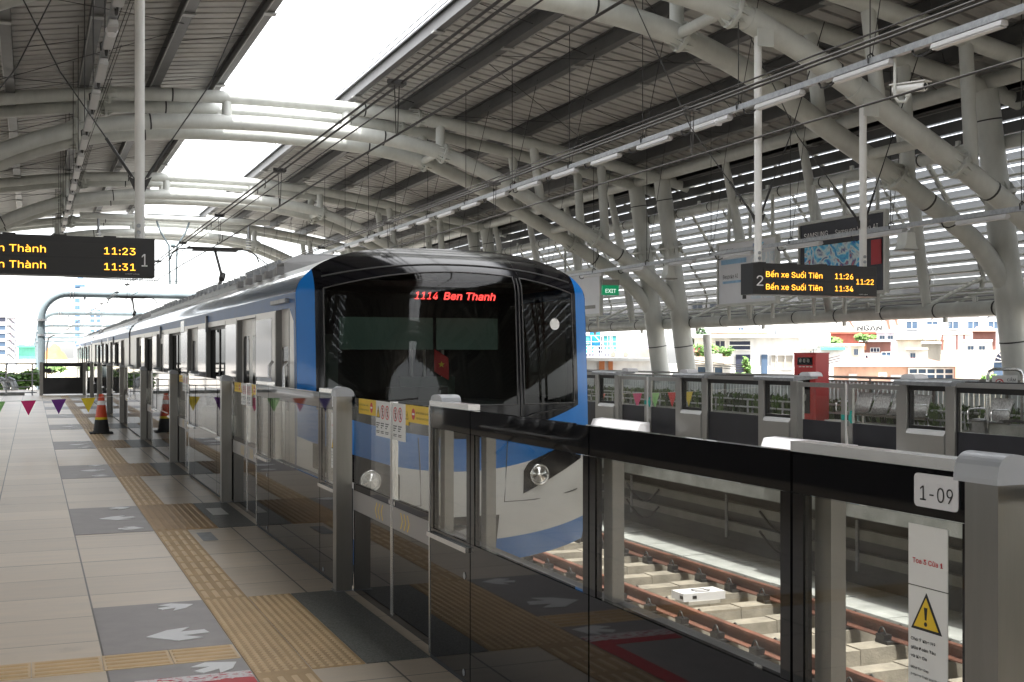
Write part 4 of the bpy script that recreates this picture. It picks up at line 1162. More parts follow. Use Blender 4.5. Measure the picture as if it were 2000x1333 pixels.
# black mask round the windows
WL, WR, DL, DR = -.845, .375, .425, .85
zw0 = lambda u: 1.17
zw1 = lambda u: 2.49-.25*abs(u)**2
m = MB()
for a, b, lo, hi, nu, nv in ((-UM, WL, zf, ztop, 10, 40), (WL, WR, zf, zw0, 30, 6), (WL, WR, zw1, ztop, 30, 24), (WR, DL, zf, ztop, 6, 40), (DL, DR, zf, zw0, 14, 6), (DL, DR, zw1, ztop, 14, 24), (DR, UM, zf, ztop, 6, 40)):
    s = patch(a, b, lo, hi, nu, nv); m.add(s.v, s.f, True)
mask = m.build('front_mask', 'mask', t)
patch(WL, WR, zw0, zw1, 30, 20, .004).build('windscreen', 'wglass', t)
patch(DL, DR, zw0, zw1, 14, 20, .004).build('end_door_window', 'wglass', t)
m = MB()
for a, b in ((WL, WR), (DL, DR)):
    n = 16
    pts = [S(a+(b-a)*k/n, zw1(a+(b-a)*k/n), .006) for k in range(n+1)]+[S(b, zw1(b)+(zw0(b)-zw1(b))*k/n, .006) for k in range(1, n+1)]+[S(b+(a-b)*k/n, 1.17, .006) for k in range(1, n+1)]+[S(a, zw0(a)+(zw1(a)-zw0(a))*k/n, .006) for k in range(1, n+1)]
    m.tube(pts, .007, 5)
m.tube([S(-.85+.1*k, 2.575-.20*abs(-.85+.1*k)**2, .004) for k in range(18)], .008, 5)
m.tube([S(.40, 1.0+.08*k, .006) for k in range(19)], .008, 5)
m.build('window_seal', 'purlin', t)
m = MB(); m.tube([S(-.05, .93, .03), S(-.25, 1.12, .03), S(-.45, 1.22, .025)], .012, 6); m.tube([S(-.60, 1.20, .022), S(-.30, 1.245, .022)], .010, 6)
m.tube([S(.30, .98, .03), S(.5, 1.07, .03), S(.8, 1.13, .03)], .009, 6); m.build('wiper', 'rubber', t)
# red destination display behind the glass
dy = Sy(.0, 2.27)
x0 = TX-.47
text('destination_display', '1114', (x0, NY+.135, 2.215), (1, 0, 0), UP, .10, 'led_r', t, width=.24, shear=.25)
text('destination_display', 'Ben Thanh', (x0+.30, NY+.135, 2.215), (1, 0, 0), UP, .10, 'led_r', t, width=.55, shear=.2, bold=.006)
# cab interior
m = MB(); m.box(TX-1.4, TX+1.4, NY+1.95, NY+2.0, .3, 2.4); m.box(TX-1.45, TX-1.40, NY+.8, NY+1.95, .3, 2.4); m.box(TX+1.40, TX+1.45, NY+.9, NY+1.95, .3, 1.2); m.box(TX-1.4, TX+1.4, NY+.75, NY+1.95, 2.38, 2.43); m.box(TX-1.4, TX+1.4, NY+.62, NY+1.95, .3, .35)
m.build('cab_wall', 'darkin', t)
m = MB(); m.box(TX-1.15, TX+.62, NY+.42, NY+1.0, .6, 1.20); m.box(TX-.6, TX+.0, NY+.5, NY+.7, 1.20, 1.34); m.build('driver_desk', 'darkin', t)
m = MB(); m.box(TX-1.16, TX-.20, NY+.38, NY+.40, 1.72, 2.04); m.box(TX-.16, TX+.50, NY+.38, NY+.40, 1.72, 2.04); m.build('sun_visor', 'visor', t)
m = MB(); m.box(TX-.1, TX+.55, NY+1.85, NY+1.93, 1.15, 1.42); m.box(TX-1.1, TX-.8, NY+1.9, NY+1.94, 1.25, 1.9); m.build('bulkhead_panel', 'visor', t)
m = MB()
for xx in (.05, .2, .42): m.tube([(TX+xx, NY+1.90, 1.2), (TX+xx, NY+1.90, 1.8)], .018, 8)
m.build('cab_rail', 'paper', t)
m = MB(); m.grid([[(TX-.17+.05*i, NY+.42+.012*math.sin(i*1.3+j), 1.50+.075*j-.03*i) for j in range(4)] for i in range(4)]); fl_ = m.build('flag', 'red', t)
m = MB(); pts = []
for k in range(10):
    r = .035 if k % 2 == 0 else .014; pts.append((TX-.10+r*math.sin(k*math.pi/5), NY+.405, 1.57+r*math.cos(k*math.pi/5)))
m.poly(pts); m.build('star', 'yellow', fl_)
m = MB(); c = S(.685, 1.99, .004); 
n = 20; ring = [S(.685+.042*math.cos(2*math.pi*k/n), 1.985+.06*math.sin(2*math.pi*k/n), .008) for k in range(n)]
m.poly(ring[::-1]); m.build('round_sticker', 'paper', t)
# headlights
for sg in (-1, 1):
    n = 14; P = []
    for i in range(n+1):
        u = .415+.50*i/n
        lo = .27+.62*(u-.415)
        hi = .50+(.10*min(1, (u-.415)/.06)**.5)+.50*max(0, u-.475)
        P.append([S(sg*u, lo+(hi-lo)*j/6, .006) for j in range(7)])
    hs_ = MB().grid(P).build('headlight', 'mask', t)
    c = Vector(S(sg*(.595 if sg < 0 else .53), .455, .0)); m = MB()
    m.ellipsoid((c.x, c.y-.02, c.z), .088, .06, .088, 20, 12); m.build('lens', 'lamp_on' if sg == -1 else 'chrome', hs_)
    m = MB(); nn = 24
    m.tube([(c.x+.098*math.cos(2*math.pi*k/nn), c.y-.035, c.z+.098*math.sin(2*math.pi*k/nn)) for k in range(nn+1)], .012, 6); m.build('lamp_ring', 'chrome', hs_)
# ---------------- following cars
for ci, (y0, y1, lab) in enumerate(((32.75, 53.6, 'middle metro car with blue roof edge behind the gangway gap'), (54.15, 75.0, 'rear metro car, pale and distant beyond the platform end'))):
    t = thing('metro_car', lab, 'train car', (TX, (y0+y1)/2, -1.27), 'coupled cars of the metro train')
    sec = []
    for k in range(4):
        d = y0+1.7+5.05*k; sec.append(('door', d, d+1.28))
        if k < 3: sec.append(('win', d+2.25, d+4.05))
    for sg in (-1, 1): car_side(t, TX+sg*TW, sg, y0, y1, sec, '')
    car_roof(t, y0, y1, False); interior(t, y0+.2, y1-.2); underframe(t, y0, y1)
    m = MB()
    for yy in (y0, y1): m.box(TX-TW+.02, TX+TW-.02, yy-.004 if yy == y1 else yy, yy if yy == y1 else yy+.004, -.3, 2.3)
    m.build('end_wall', 'silver', t)
    if ci == 0: pantograph(t, 52.0)
    m = MB(); m.box(TX-TW+.06, TX+TW-.06, y0-.53, y0-.01, -.2, 2.45); m.build('gangway', 'rubber', t)
# ================================================================== DEPARTURE BOARDS
def board(x0, x1, y, z0, z1, label, poles, num, rows, numside, clock=None):
    t = thing('departure_board', label, 'departure board', ((x0+x1)/2, y, z1), 'hanging departure boards')
    m = MB(); m.box(x0, x1, y-.18, y+.18, z0, z1)
    k = x0+.15
    while k < x1-.15: m.box(k, k+.16, y-.10, y+.10, z1, z1+.025); k += .62
    m.build('housing', 'black', t)
    yf = y-.181; kq = .9426
    hgt = (z1-z0)
    if numside == 'R': sx0, sx1 = x0+.08, x1-.22
    else: sx0, sx1 = x0+.21, x1-(.48 if clock else .1)
    rh = hgt*.345
    rz = [z1-.085-rh, z1-.085-2*rh-.03]
    for (name, tm), zr in zip(rows, rz):
        s = bbox(sx0, sx1, yf-.006, yf, zr, zr+rh).build('display_row', 'screen', t)
        text('lettering', name, (x1-2.25*kq if numside == 'R' else sx0+.04, yf-.006, zr+rh*.2), (1, 0, 0), UP, rh*.72, 'led_y', s, width=.80*kq if numside == 'R' else 1.20*kq, off=.003)
        text('lettering', tm, (sx1-.03, yf-.006, zr+rh*.2), (1, 0, 0), UP, rh*.72, 'led_y', s, width=.42*kq if numside == 'R' else .40*kq, align='RIGHT', off=.003)
    nx = x1-.17 if numside == 'R' else x0+.07
    text('lettering', num, (nx, yf, z0+hgt*.27), (1, 0, 0), UP, hgt*.46, 'mark', t, width=.075 if numside == 'R' else .13, off=.003)
    text('lettering', 'solari udine', (x1-.38, yf, z0+.03), (1, 0, 0), UP, .02, 'paper', t, width=.18, off=.002)
    if clock:
        s = bbox(x1-.47, x1-.05, yf-.006, yf, z0+hgt*.33, z0+hgt*.33+rh).build('clock_display', 'screen', t)
        text('lettering', clock, (x1-.26, yf-.006, z0+hgt*.33+rh*.2), (1, 0, 0), UP, rh*.72, 'led_y', s, width=.39*kq, align='CENTER', off=.003)
    for px_ in poles:
        zt = zat(LOWS, abs(px_-XCA))+.02
        p = MB().tube([(px_, y, z1+.001), (px_, y, zt)], .065, 14).build('pole', 'paint_white', t)
        m = MB()
        for zz in (z1+.09, z1+.18): m.tube([(px_-.02, y-.065, zz), (px_-.02, y-.085, zz)], .028, 10)
        m.build('bolt', 'galv', p)
        # bracket clamped round the lower arch
        m = MB(); e = 1 if px_ > XCA else -1
        d = .12; za, zb_ = zat(LOWS, abs(px_-XCA)-d), zat(LOWS, abs(px_-XCA)+d)
        tv = Vector((2*d*e, 0, zb_-za)).normalized(); c = Vector((px_, y, zt-.02))
        m.tube([c-tv*.22, c-tv*.2, c+tv*.2, c+tv*.22], .215, 16)
        m.obox(c+Vector((-.16, -.23, -.42)), (.32, 0, 0), (0, .02, 0), (0, 0, .3))
        m.build('arch_bracket', 'paint', p)
        m = MB()
        for sx in (-1, 1):
            m.tube([(px_, y, z1+.72), (px_+sx*1.0, y+.5, z1+2.3), (px_+sx*2.1, y+1.0, min(8.2, zat(UPPS, min(13.4, abs(px_+sx*2.1-XCA)))-.1))], .010, 5)
            m.tube([(px_+sx*.10, y+.05, z1+.86), (px_+sx*.42, y+.21, z1+1.38)], .022, 6)
            m.add([(px_, y-.004, z1+.5), (px_+sx*.16, y-.004, z1+.86), (px_, y-.004, z1+.78)], [(0, 1, 2)]); 
        m.build('stay_wire', 'rod', p)
    return t
YB = 16.7
board(-1.75, 1.53, YB, 2.716, 3.234, 'black departure board numbered 1 with amber Bến Thành times, over the near platform', (1.35, -1.2), '1', (('Bến Thành', '11:23'), ('Bến Thành', '11:31')), 'R')
board(11.03, 13.56, YB, 2.678, 3.196, 'black departure board numbered 2, amber Bến xe Suối Tiên times, opposite platform', (11.25, 13.41), '2', (('Bến xe Suối Tiên', '11:26'), ('Bến xe Suối Tiên', '11:34')), 'L', '11:22')
# ================================================================== SIGNS, CAMERA, LOUDSPEAKERS
t = thing('exit_sign', 'green EXIT sign hanging at the right edge of the train', 'exit sign', (16.2, 32, 3.9))
m = MB(); m.box(16.0, 16.55, 32.0, 32.08, 3.50, 3.80); m.build('sign_box', 'exit', t)
bbox(15.99, 16.56, 31.98, 32.1, 3.801, 3.97).build('mounting', 'tray', t)
text('lettering', 'EXIT', (16.275, 32.0, 3.57), (1, 0, 0), UP, .16, 'exitw', t, width=.36, align='CENTER', bold=.004)
t = thing('security_camera', 'pale security camera on a hooked bracket under the right hand lighting channel', 'camera', (10.9, 11.6, 5.6))
m = MB(); m.tube([(10.85, 12.85, 5.69), (10.85, 12.85, 5.17), (10.88, 12.82, 5.11), (10.97, 12.79, 5.11), (11.0, 12.77, 5.17)], .022, 8); m.build('bracket', 'paint', t)
m = MB(); o_ = Vector((10.95, 12.98, 5.30)); dv = Vector((.13, -.46, -.03)); m.tube([o_, o_+dv], .062, 14); m.obox(o_+Vector((-.075, .02, .064)), dv*1.15, (.15, .03, 0), (0, 0, .016)); m.build('camera_body', 'paper', t)
m = MB(); e = o_+dv; m.disc(e+dv.normalized()*.002, dv, .045, 16); m.build('lens', 'mask', t)
MB().ellipsoid((11.0, 12.77, 5.20), .04, .04, .045).build('joint', 'paint', t)
for x, y, z, lab in ((15.6, 18.15, 4.05, 'pale bell shaped loudspeaker under the lower channel by the right hand column'), (15.6, 27.3, 4.05, 'pale loudspeaker under the lower channel left of the board')):
    t = thing('loudspeaker', lab, 'loudspeaker', (x, y, z))
    m = MB(); m.prism([(x-.09, 0, z-.02), (x+.09, 0, z-.02), (x+.12, 0, z-.26), (x+.17, 0, z-.34), (x-.17, 0, z-.34), (x-.12, 0, z-.26)], (0, y-.14, 0), (0, y+.14, 0)); m.build('horn', 'paint', t)
    m = MB(); m.box(x-.18, x+.18, y-.15, y+.15, z-.37, z-.341); m.build('grille', 'tray', t)
# ================================================================== ADVERTISING BOARDS
def advert_art(seed, base, accents):
    m = bpy.data.materials.new('advert_print'); m.use_nodes = True
    N = m.node_tree.nodes; L = m.node_tree.links
    g = N.new('ShaderNodeNewGeometry'); mp = N.new('ShaderNodeMapping'); mp.inputs['Location'].default_value = (seed, seed*2, seed); L.new(g.outputs['Position'], mp.inputs[0])
    nz = N.new('ShaderNodeTexNoise'); nz.inputs['Scale'].default_value = 2.2; nz.inputs['Detail'].default_value = 4; nz.inputs['Distortion'].default_value = 1.6; L.new(mp.outputs[0], nz.inputs['Vector'])
    cr = N.new('ShaderNodeValToRGB'); els = cr.color_ramp.elements
    els[0].position = .3; els[0].color = (*base, 1); els[1].position = .72; els[1].color = (*accents[-1], 1)
    for i, a in enumerate(accents[:-1]): e = els.new(.38+.09*i); e.color = (*a, 1)
    L.new(nz.outputs['Fac'], cr.inputs[0]); L.new(cr.outputs[0], N['Principled BSDF'].inputs['Base Color']); N['Principled BSDF'].inputs['Roughness'].default_value = .4
    return m
art1 = advert_art(3, (.01, .03, .12), [(.03, .16, .55), (.08, .50, .75), (.65, .75, .75), (.03, .08, .30), (.8, .2, .08)])
art2 = advert_art(8, (.70, .70, .71), [(.75, .75, .76), (.55, .65, .72), (.8, .8, .8), (.3, .42, .55)])
def advert(xa, ya, xb, yb, z0, z1, tilt, label, matn, lines, extra=None):
    """board facing the tracks; a = left end, b = right end as seen"""
    t = thing('advert_board', label, 'advertisement', (xa, ya, z0), 'advertising boards under the louvre screen')
    a = Vector((xa, ya, 0)); b = Vector((xb, yb, 0)); r = (b-a).normalized(); n = Vector((r.y, -r.x, 0))
    if n.x > 0: n = -n
    W = (b-a).length
    m = MB(); m.obox(a+Vector((0, 0, z0)), r*W, -n*.08, (0, 0, z1-z0)); m.build('panel', matn, t)
    m = MB()
    f = .07
    m.obox(a-r*f+Vector((0, 0, z0-f))-n*.085, r*(W+2*f), n*.12, (0, 0, f-.002)); m.obox(a-r*f+Vector((0, 0, z1+.002))-n*.085, r*(W+2*f), n*.12, (0, 0, f))
    m.obox(a-r*f+Vector((0, 0, z0))-n*.085, r*(f-.002), n*.12, (0, 0, z1-z0)); m.obox(b+r*.002+Vector((0, 0, z0))-n*.085, r*f, n*.12, (0, 0, z1-z0)); m.build('frame', 'paint', t)
    m = MB()
    for q in (.12, .5, .88):
        c = a+r*W*q-n*.12; m.tube([(c.x, c.y, 2.65), (c.x, c.y, 5.9)], .05, 8)
    m.build('support_post', 'paint', t)
    for (fr, zf_, h, s, mt, wd) in lines:
        text('lettering', s, a+r*W*fr+Vector((0, 0, z0+(z1-z0)*zf_)), r, UP, h, mt, t, width=wd, off=.006)
    if extra:
        for (fa, fb, za, zb_, mt) in extra:
            m = MB(); o = a+r*W*fa+Vector((0, 0, z0+(z1-z0)*za))+n*.004; m.obox(o, r*W*(fb-fa), n*.012, (0, 0, (z1-z0)*(zb_-za))); m.build('printed_block', mt, t)
    return t
art_dark = mat('advert_dark', (.02, .022, .035), .4, noise=.4)
art_red = mat('advert_red', (.40, .02, .03), .4)
advert(17.9, 24.7, 17.9, 21.55, 3.15, 4.92, 0, 'dark board with a colourful picture behind the second pole of departure board 2', art_dark,
       [(.05, .80, .19, 'SAMSUNG', 'mark', .95), (.44, .80, .17, 'Samsung Vision AI', 'mark', 1.55)], [(.06, .80, .03, .68, art1), (.86, .97, .34, .66, art_red)])
advert(17.9, 28.5, 17.9, 25.75, 3.1, 4.75, 0, 'white advertising board lettered Bespoke AI, behind the left pole of board 2', 'adw',
       [(.05, .86, .14, 'SAMSUNG', 'ink', .6), (.08, .42, .16, 'Bespoke AI', 'ink', .75)], [(.58, .97, .05, .78, art2), (.62, .80, .82, .95, art1), (.05, .5, .66, .74, 'adb'), (.08, .5, .34, .38, 'adb'), (.44, .50, .06, .18, 'ink')])
advert(17.9, 39.5, 17.9, 36.0, 3.1, 4.6, 0, 'grey advertising board half hidden behind the train corner below the EXIT sign', 'adw', [], [(.1, .35, .1, .8, 'adb'), (.42, .9, .12, .2, 'tray')])
# ================================================================== OPPOSITE PLATFORM FURNITURE
# red extinguisher cabinet
cx, cy = 17.08, 23.15
t = thing('hydrant_cabinet', 'tall red fire cabinet with dark windows standing on the opposite platform', 'fire cabinet', (cx, cy, 0))
x0, x1, y0, y1 = 16.90, 17.27, 22.73, 23.57
m = MB(); m.box(x0, x1, y0, y1, .05, 1.70); m.box(x0-.01, x1+.01, y0-.01, y1+.01, 1.701, 1.73); m.build('cabinet_body', 'cabinet', t)
bbox(x0+.03, x1-.03, y0+.03, y1-.03, .001, .049).build('plinth', 'black', t)
m = MB(); m.box(x0-.012, x0-.001, y0+.22, y1-.16, .30, 1.22); m.box(x0-.012, x0-.001, y0+.12, y1-.14, 1.44, 1.62); m.parts('window', 'mask', t)
m = MB()
for k in range(3): m.tube([(x0-.03, y0+.26+.15*k, 1.54), (x0-.013, y0+.26+.15*k, 1.54)], .045, 12)
m.box(x0-.02, x0-.0125, y0+.35, y0+.5, .6, .75); m.parts('gauge', 'tray', t)
m = MB()
for k in range(4): m.box(x0-.0035, x0-.001, y0+.13+.14*k, y0+.23+.14*k, 1.385, 1.41)
m.build('caption_strip', 'paper', t)
MB().tube([(x0-.01, y1-.08, .9), (x0-.05, y1-.08, .92), (x0-.05, y1-.08, 1.05), (x0-.01, y1-.08, 1.07)], .012, 6).build('handle', 'chrome', t)
t = thing('fire_bucket', 'small white box on the floor beside the red cabinet', 'box', (17.0, 22.3, 0))
m = MB(); m.box(16.85, 17.15, 21.9, 22.3, .001, .17); m.build('box_body', 'white', t); bbox(16.83, 17.17, 21.88, 22.32, .171, .19).build('lid', 'paper', t)
# steel seats
def seat_row(yc, n, label):
    t = thing('bench_seats', label, 'bench', (17.0, yc, 0))
    pitch = .60; xb = 17.1
    m = MB(); m.box(xb-.1, xb-.04, yc-n*pitch/2-.05, yc+n*pitch/2+.05, .33, .39); m.build('beam', 'steel', t)
    for k in range(n):
        y = yc+(k-(n-1)/2)*pitch; a, b = y-.245, y+.245
        prof = [(xb-.50, .425), (xb-.42, .415), (xb-.2, .40), (xb-.08, .395), (xb-.02, .43), (xb+.04, .55), (xb+.13, .80), (xb+.16, .84)]
        P = [[(x, yy, z) for x, z in prof] for yy in (a, (a+b)/2, b)]
        m = MB(); m.grid(P); P2 = [[(x+.018, yy, z-.022) for x, z in prof] for yy in (a, (a+b)/2, b)]; m.grid(P2)
        for q in (a, b): m.tube([(x, q, z) for x, z in prof], .016, 6)
        s = m.build('seat', 'perf', t)
    m = MB()
    for k in range(n+1):
        y = yc+(k-n/2)*pitch
        if k in (0, n): m.tube([(xb-.45, y, .43), (xb-.45, y, .60), (xb-.40, y, .64), (xb-.05, y, .64), (xb-.0, y, .58), (xb-.03, y, .42)], .017, 8)
    m.build('armrest', 'chrome', t)
    for y in (yc-n*pitch/2+.45, yc+n*pitch/2-.45):
        m = MB(); m.tube([(xb-.07, y, .33), (xb-.07, y, .16)], .03, 10); m.tube([(xb-.42, y, .02), (xb-.07, y, .17), (xb+.26, y, .02)], .022, 8); m.build('leg', 'chrome', t)
def perf_mat():
    m = mat('perforated_seat_steel', (.50, .50, .51), .38, .85, noise=.5, nscale=26)
    return m
M['perf'] = perf_mat()
seat_row(20.45, 4, 'row of four perforated steel seats by the fence on the opposite platform')
seat_row(17.35, 1, 'single perforated steel seat seen through the small pane beside the far doors')
# planter kerb, plants, railing and slat fence
tag(bbox(17.72, 17.84, 2, 60, 0, .13).build('planter_kerb', 'slab'), 'low pale kerb edging the planting along the opposite platform', 'kerb')
bbox(17.84, 18.30, 2, 60, 0, .05).build('planting_soil', mat('soil', (.06, .045, .03), .95, noise=.4, nscale=8), kind='structure')
def leaves(m, x, y, z, n, h, spread, wd=.016):
    for k in range(n):
        a = random.uniform(0, 6.28); d = random.uniform(.3, 1)*spread; hh = h*random.uniform(.6, 1.05)
        px_, py_ = math.cos(a), math.sin(a); w2 = wd*random.uniform(.7, 1.3)
        bx, by = x+random.uniform(-.05, .05), y+random.uniform(-.05, .05)
        mid = (bx+px_*d*.45, by+py_*d*.45, z+hh*.85); tip = (bx+px_*d, by+py_*d, z+hh*random.uniform(.55, 1))
        m.add([(bx-py_*w2*.6, by+px_*w2*.6, z), (bx+py_*w2*.6, by-px_*w2*.6, z), (mid[0]+py_*w2, mid[1]-px_*w2, mid[2]), (mid[0]-py_*w2, mid[1]+px_*w2, mid[2]), tip], [(0, 1, 2, 3), (3, 2, 4)])
m = MB(); m2 = MB(); y = 5.0
while y < 46:
    leaves(m if random.random() < .55 else m2, random.uniform(17.90, 18.15), y, .05, 12, .66, .36, .024); y += .115
o = m.build('planter_foliage', 'leaf', kind='stuff'); o2 = m2.build('planter_foliage_dark', 'leaf2', kind='stuff')
t = thing('platform_railing', 'grey blue pipe railing in front of the planter on the opposite platform', 'railing', (17.9, 20, 0))
m = MB()
for z in (.28, .48): m.tube([(17.88, 2, z), (17.88, 60, z)], .024, 8)
m.build('rail', 'fence', t)
m = MB(); y = 3
while y < 60: m.box(17.86, 17.90, y, y+.05, .0, .50); y += 1.6
m.build('railing_post', 'fence', t)
t = thing('slat_fence', 'grey vertical slat fence closing the opposite platform', 'fence', (18.36, 20, 0))
m = MB(); y = 1.0
while y < 61: m.box(18.34, 18.37, y, y+.115, .06, 1.03); y += .15
m.build('slats', 'fence', t)
m = MB()
for z in (.16, .88): m.box(18.371, 18.41, 1, 61, z, z+.05)
m.build('fence_rail', 'fence', t)
m = MB(); m.tube([(18.30, 1, 1.14), (18.30, 61, 1.14)], .032, 10); m.tube([(18.30, 1, 1.05), (18.30, 61, 1.05)], .018, 8)
y = 1.5
while y < 61: m.box(18.29, 18.31, y, y+.06, .0, 1.13); y += 2.1
m.build('handrail', 'steel', t)
# fence on the near platform's outer side, seen in the reflections
t = thing('slat_fence', 'grey fence along the outer edge of the near platform, mirrored in the glass doors', 'fence', (-6.2, 20, 0))
m = MB(); y = -8.0
while y < 61: m.box(-6.22, -6.18, y, y+.06, .06, 1.10); y += .42
m.build('slats', 'fence', t)
m = MB()
for z in (.2, .62, 1.1): m.box(-6.17, -6.13, -8, 61, z, z+.05)
m.build('fence_rail', 'fence', t)
# no-climbing sign in a bent steel hoop
t = thing('hoop_sign', 'bent steel hoop with a CẤM LEO no climbing plate at the right edge', 'sign', (17.3, 17.3, 0))
m = MB(); m.tube([(17.0, 17.5, .0), (17.0, 17.5, 1.28), (17.03, 17.49, 1.36), (17.12, 17.46, 1.40), (17.52, 17.32, 1.40), (17.61, 17.29, 1.36), (17.64, 17.28, 1.28), (17.64, 17.28, 0)], .032, 10); m.build('hoop', 'steel_bright', t)
rv = Vector((.64, -.22, 0)).normalized()
m = MB(); m.obox(Vector((17.08, 17.47, .98)), rv*.50, Vector((.32, .95, 0))*.015, (0, 0, .30)); pl = m.build('plate', 'paper', t)
for k, s in enumerate(('CẤM', 'LEO')): text('lettering', s, Vector((17.08, 17.47, 1.165-.13*k))+rv*.29, rv, UP, .075, 'ink', pl, width=.17, bold=.003, off=.004)
m = MB(); c = Vector((17.08, 17.47, 1.13))+rv*.14; nv_ = rv.cross(Vector(UP)); n = 20
rg = [[c+nv_*.004+rr*(math.cos(2*math.pi*k/n)*rv+math.sin(2*math.pi*k/n)*Vector(UP)) for k in range(n)] for rr in (.085, .065)]
m.add(rg[0]+rg[1], [(k, (k+1) % n, n+(k+1) % n, n+k) for k in range(n)]); m.obox(c+nv_*.004-rv*.05+Vector((0, 0, -.06)), rv*.10+Vector((0, 0, .12)), nv_*.001, Vector((0, 0, .02))); m.build('prohibition_ring', 'red', pl)
m = MB(); m.disc(c+nv_*.003+Vector((0, 0, .025)), nv_, .018, 10); m.obox(c+nv_*.003-rv*.02+Vector((0, 0, -.05)), rv*.04, nv_*.001, Vector((0, 0, .06))); m.build('climber_symbol', 'ink', pl)
t = thing('information_totem', 'dark blue panel cut off by the right edge of the picture', 'totem', (16.6, 15.9, 0))
m = MB(); m.box(16.62, 17.5, 15.9, 16.05, .05, 2.2); m.build('panel', 'dblue', t); bbox(16.6, 17.52, 15.88, 16.07, .001, .049).build('base', 'steel', t)
t = thing('machine_bench', 'pale concrete box with a grey bent duct beside the planter at the right edge', 'utility box', (17.2, 18.7, 0))
m = MB(); m.box(16.75, 17.35, 16.35, 17.2, .001, .36); m.build('concrete_box', 'slab', t)
m = MB(); m.prism([(0, 17.95, .001), (0, 17.45, .001), (0, 17.5, .42), (0, 17.8, .44), (0, 17.85, .16)], (16.9, 0, 0), (17.25, 0, 0)); m.build('duct', 'galv', t)
MB().tube([(17.0, 17.2, .40), (17.0, 16.8, .45), (17.0, 16.4, .40)], .03, 8).build('cable', 'rubber', t)
t = thing('column_sticker', 'small white plate with a blue round mandatory symbol on the right hand column', 'sign', (18.2, 17.6, 1.8))
cx_ = XCA+COLT[0]+(COLB[0]-COLT[0])*(COLT[1]-1.72)/(COLT[1]-COLB[1])
m = MB(); m.obox((cx_-.27, 17.45, 1.60), (.15, -.17, 0), (-.004, -.004, 0), (0, 0, .30)); m.build('plate', 'paper', t)
m = MB(); m.disc((cx_-.202, 17.358, 1.76), (-.75, -.66, 0), .085, 18); m.build('round_symbol', mat('symbol_blue', (.03, .22, .50), .5), t)
# ================================================================== BUNTING, CONE
PC = {'yellow': (.72, .55, .02), 'purple': (.13, .02, .22), 'pink': (.62, .02, .16), 'green': (.30, .62, .22), 'red': (.60, .03, .03), 'blue': (.07, .04, .30), 'orange': (.70, .12, .05)}
for k, v in PC.items(): M['flag_'+k] = mat(k+'_pennant', v, .6)
def bunting(a, b, cols, label, size, sag, start, pitch):
    a, b = Vector(a), Vector(b); t = thing('bunting', label, 'bunting', a); D = b-a; L = D.length; d = D.normalized()
    P = lambda s: a+d*s+Vector((0, 0, -sag*4*(s/L)*(1-s/L)))
    MB().tube([P(L*i/16) for i in range(17)], .004, 5).build('string', 'paper', t)
    n = d.cross(Vector(UP)).normalized()*.0015
    s = start; k = 0
    while s+size < L and k < len(cols):
        tip = P(s+size/2)+Vector((0, 0, -size*1.06)); q = [P(s), P(s+size), tip]
        m = MB(); m.add([p-n for p in q]+[p+n for p in q], [(0, 1, 2), (5, 4, 3), (0, 3, 4, 1), (1, 4, 5, 2), (2, 5, 3, 0)]); m.build('pennant', 'flag_'+cols[k], t)
        s += pitch; k += 1
ybun = 24.6
bunting((1.66, ybun, .86), (-6.1, ybun, .86), ['yellow', 'purple', 'pink', 'green', 'orange', 'blue', 'red', 'yellow', 'purple', 'pink', 'green', 'orange', 'red'], 'string of coloured pennants across the near platform beside the traffic cone', .275, .10, .50, .545)
bunting((9.95, 20.4, .93), (17.6, 23.6, 1.05), ['orange', 'yellow', 'pink', 'green', 'red', 'yellow'], 'string of coloured pennants behind the far screen doors', .30, .08, .12, .57)
cxn, cyn = 1.36, 26.5
t = thing('traffic_cone', 'orange traffic cone with white and yellow bands and a black base by the near doors', 'traffic cone', (cxn, cyn, 0))
m = MB(); m.box(cxn-.23, cxn+.23, cyn-.23, cyn+.23, .0055, .035); m.lathe((cxn, cyn, 0), [(.175, .035), (.16, .07), (.128, .30)], 24); m.build('base', 'rubber', t)
m = MB(); m.lathe((cxn, cyn, 0), [(.121, .352), (.085, .61)], 24); m.lathe((cxn, cyn, 0), [(.073, .70), (.048, .84), (.03, .845), (0, .846)], 24); m.build('cone_body', 'orange', t)
m = MB(); m.lathe((cxn, cyn, 0), [(.128, .301), (.121, .351)], 24); m.build('yellow_band', 'flag_yellow', t)
m = MB(); m.lathe((cxn, cyn, 0), [(.085, .611), (.073, .699)], 24); m.build('white_band', 'mark', t)
# unseen low wall added to darken reflections, and black seats mirrored in nearest panels
t = thing('reflection_wall', 'unseen low charcoal wall added to darken the reflection in the nearest screens', 'wall', (-5.2, 16, 0))
bbox(-5.3, -5.15, 5, 27, .001, 1.2).build('wall_panel', 'charcoal', t); bbox(-5.32, -5.13, 5, 27, 1.201, 1.24).build('wall_cap', 'steel', t)
t = thing('bench_seats', 'row of five black seats mirrored in the black header of the nearest screen', 'bench', (-3.4, 17, 0))
for k in range(5):
    y = 15.9+.62*k
    m = MB(); prof = [(-3.10, .44), (-3.2, .42), (-3.5, .40), (-3.62, .48), (-3.75, .86)]
    m.grid([[(x, yy, z) for x, z in prof] for yy in (y, y+.27, y+.54)]); m.grid([[(x-.03, yy, z-.03) for x, z in prof] for yy in (y, y+.27, y+.54)]); m.build('seat', 'dseat', t)
    m = MB()
    for q_ in (y, y+.54): m.tube([(x+.01, q_, z+.01) for x, z in prof], .02, 6)
    m.tube([(-3.75, y, .87), (-3.75, y+.54, .87)], .02, 6); m.tube([(-3.10, y, .45), (-3.10, y+.54, .45)], .02, 6); m.build('seat_frame', 'chrome', t)
m = MB(); m.box(-3.52, -3.42, 15.8, 19.1, .32, .38); m.build('beam', 'steel', t)
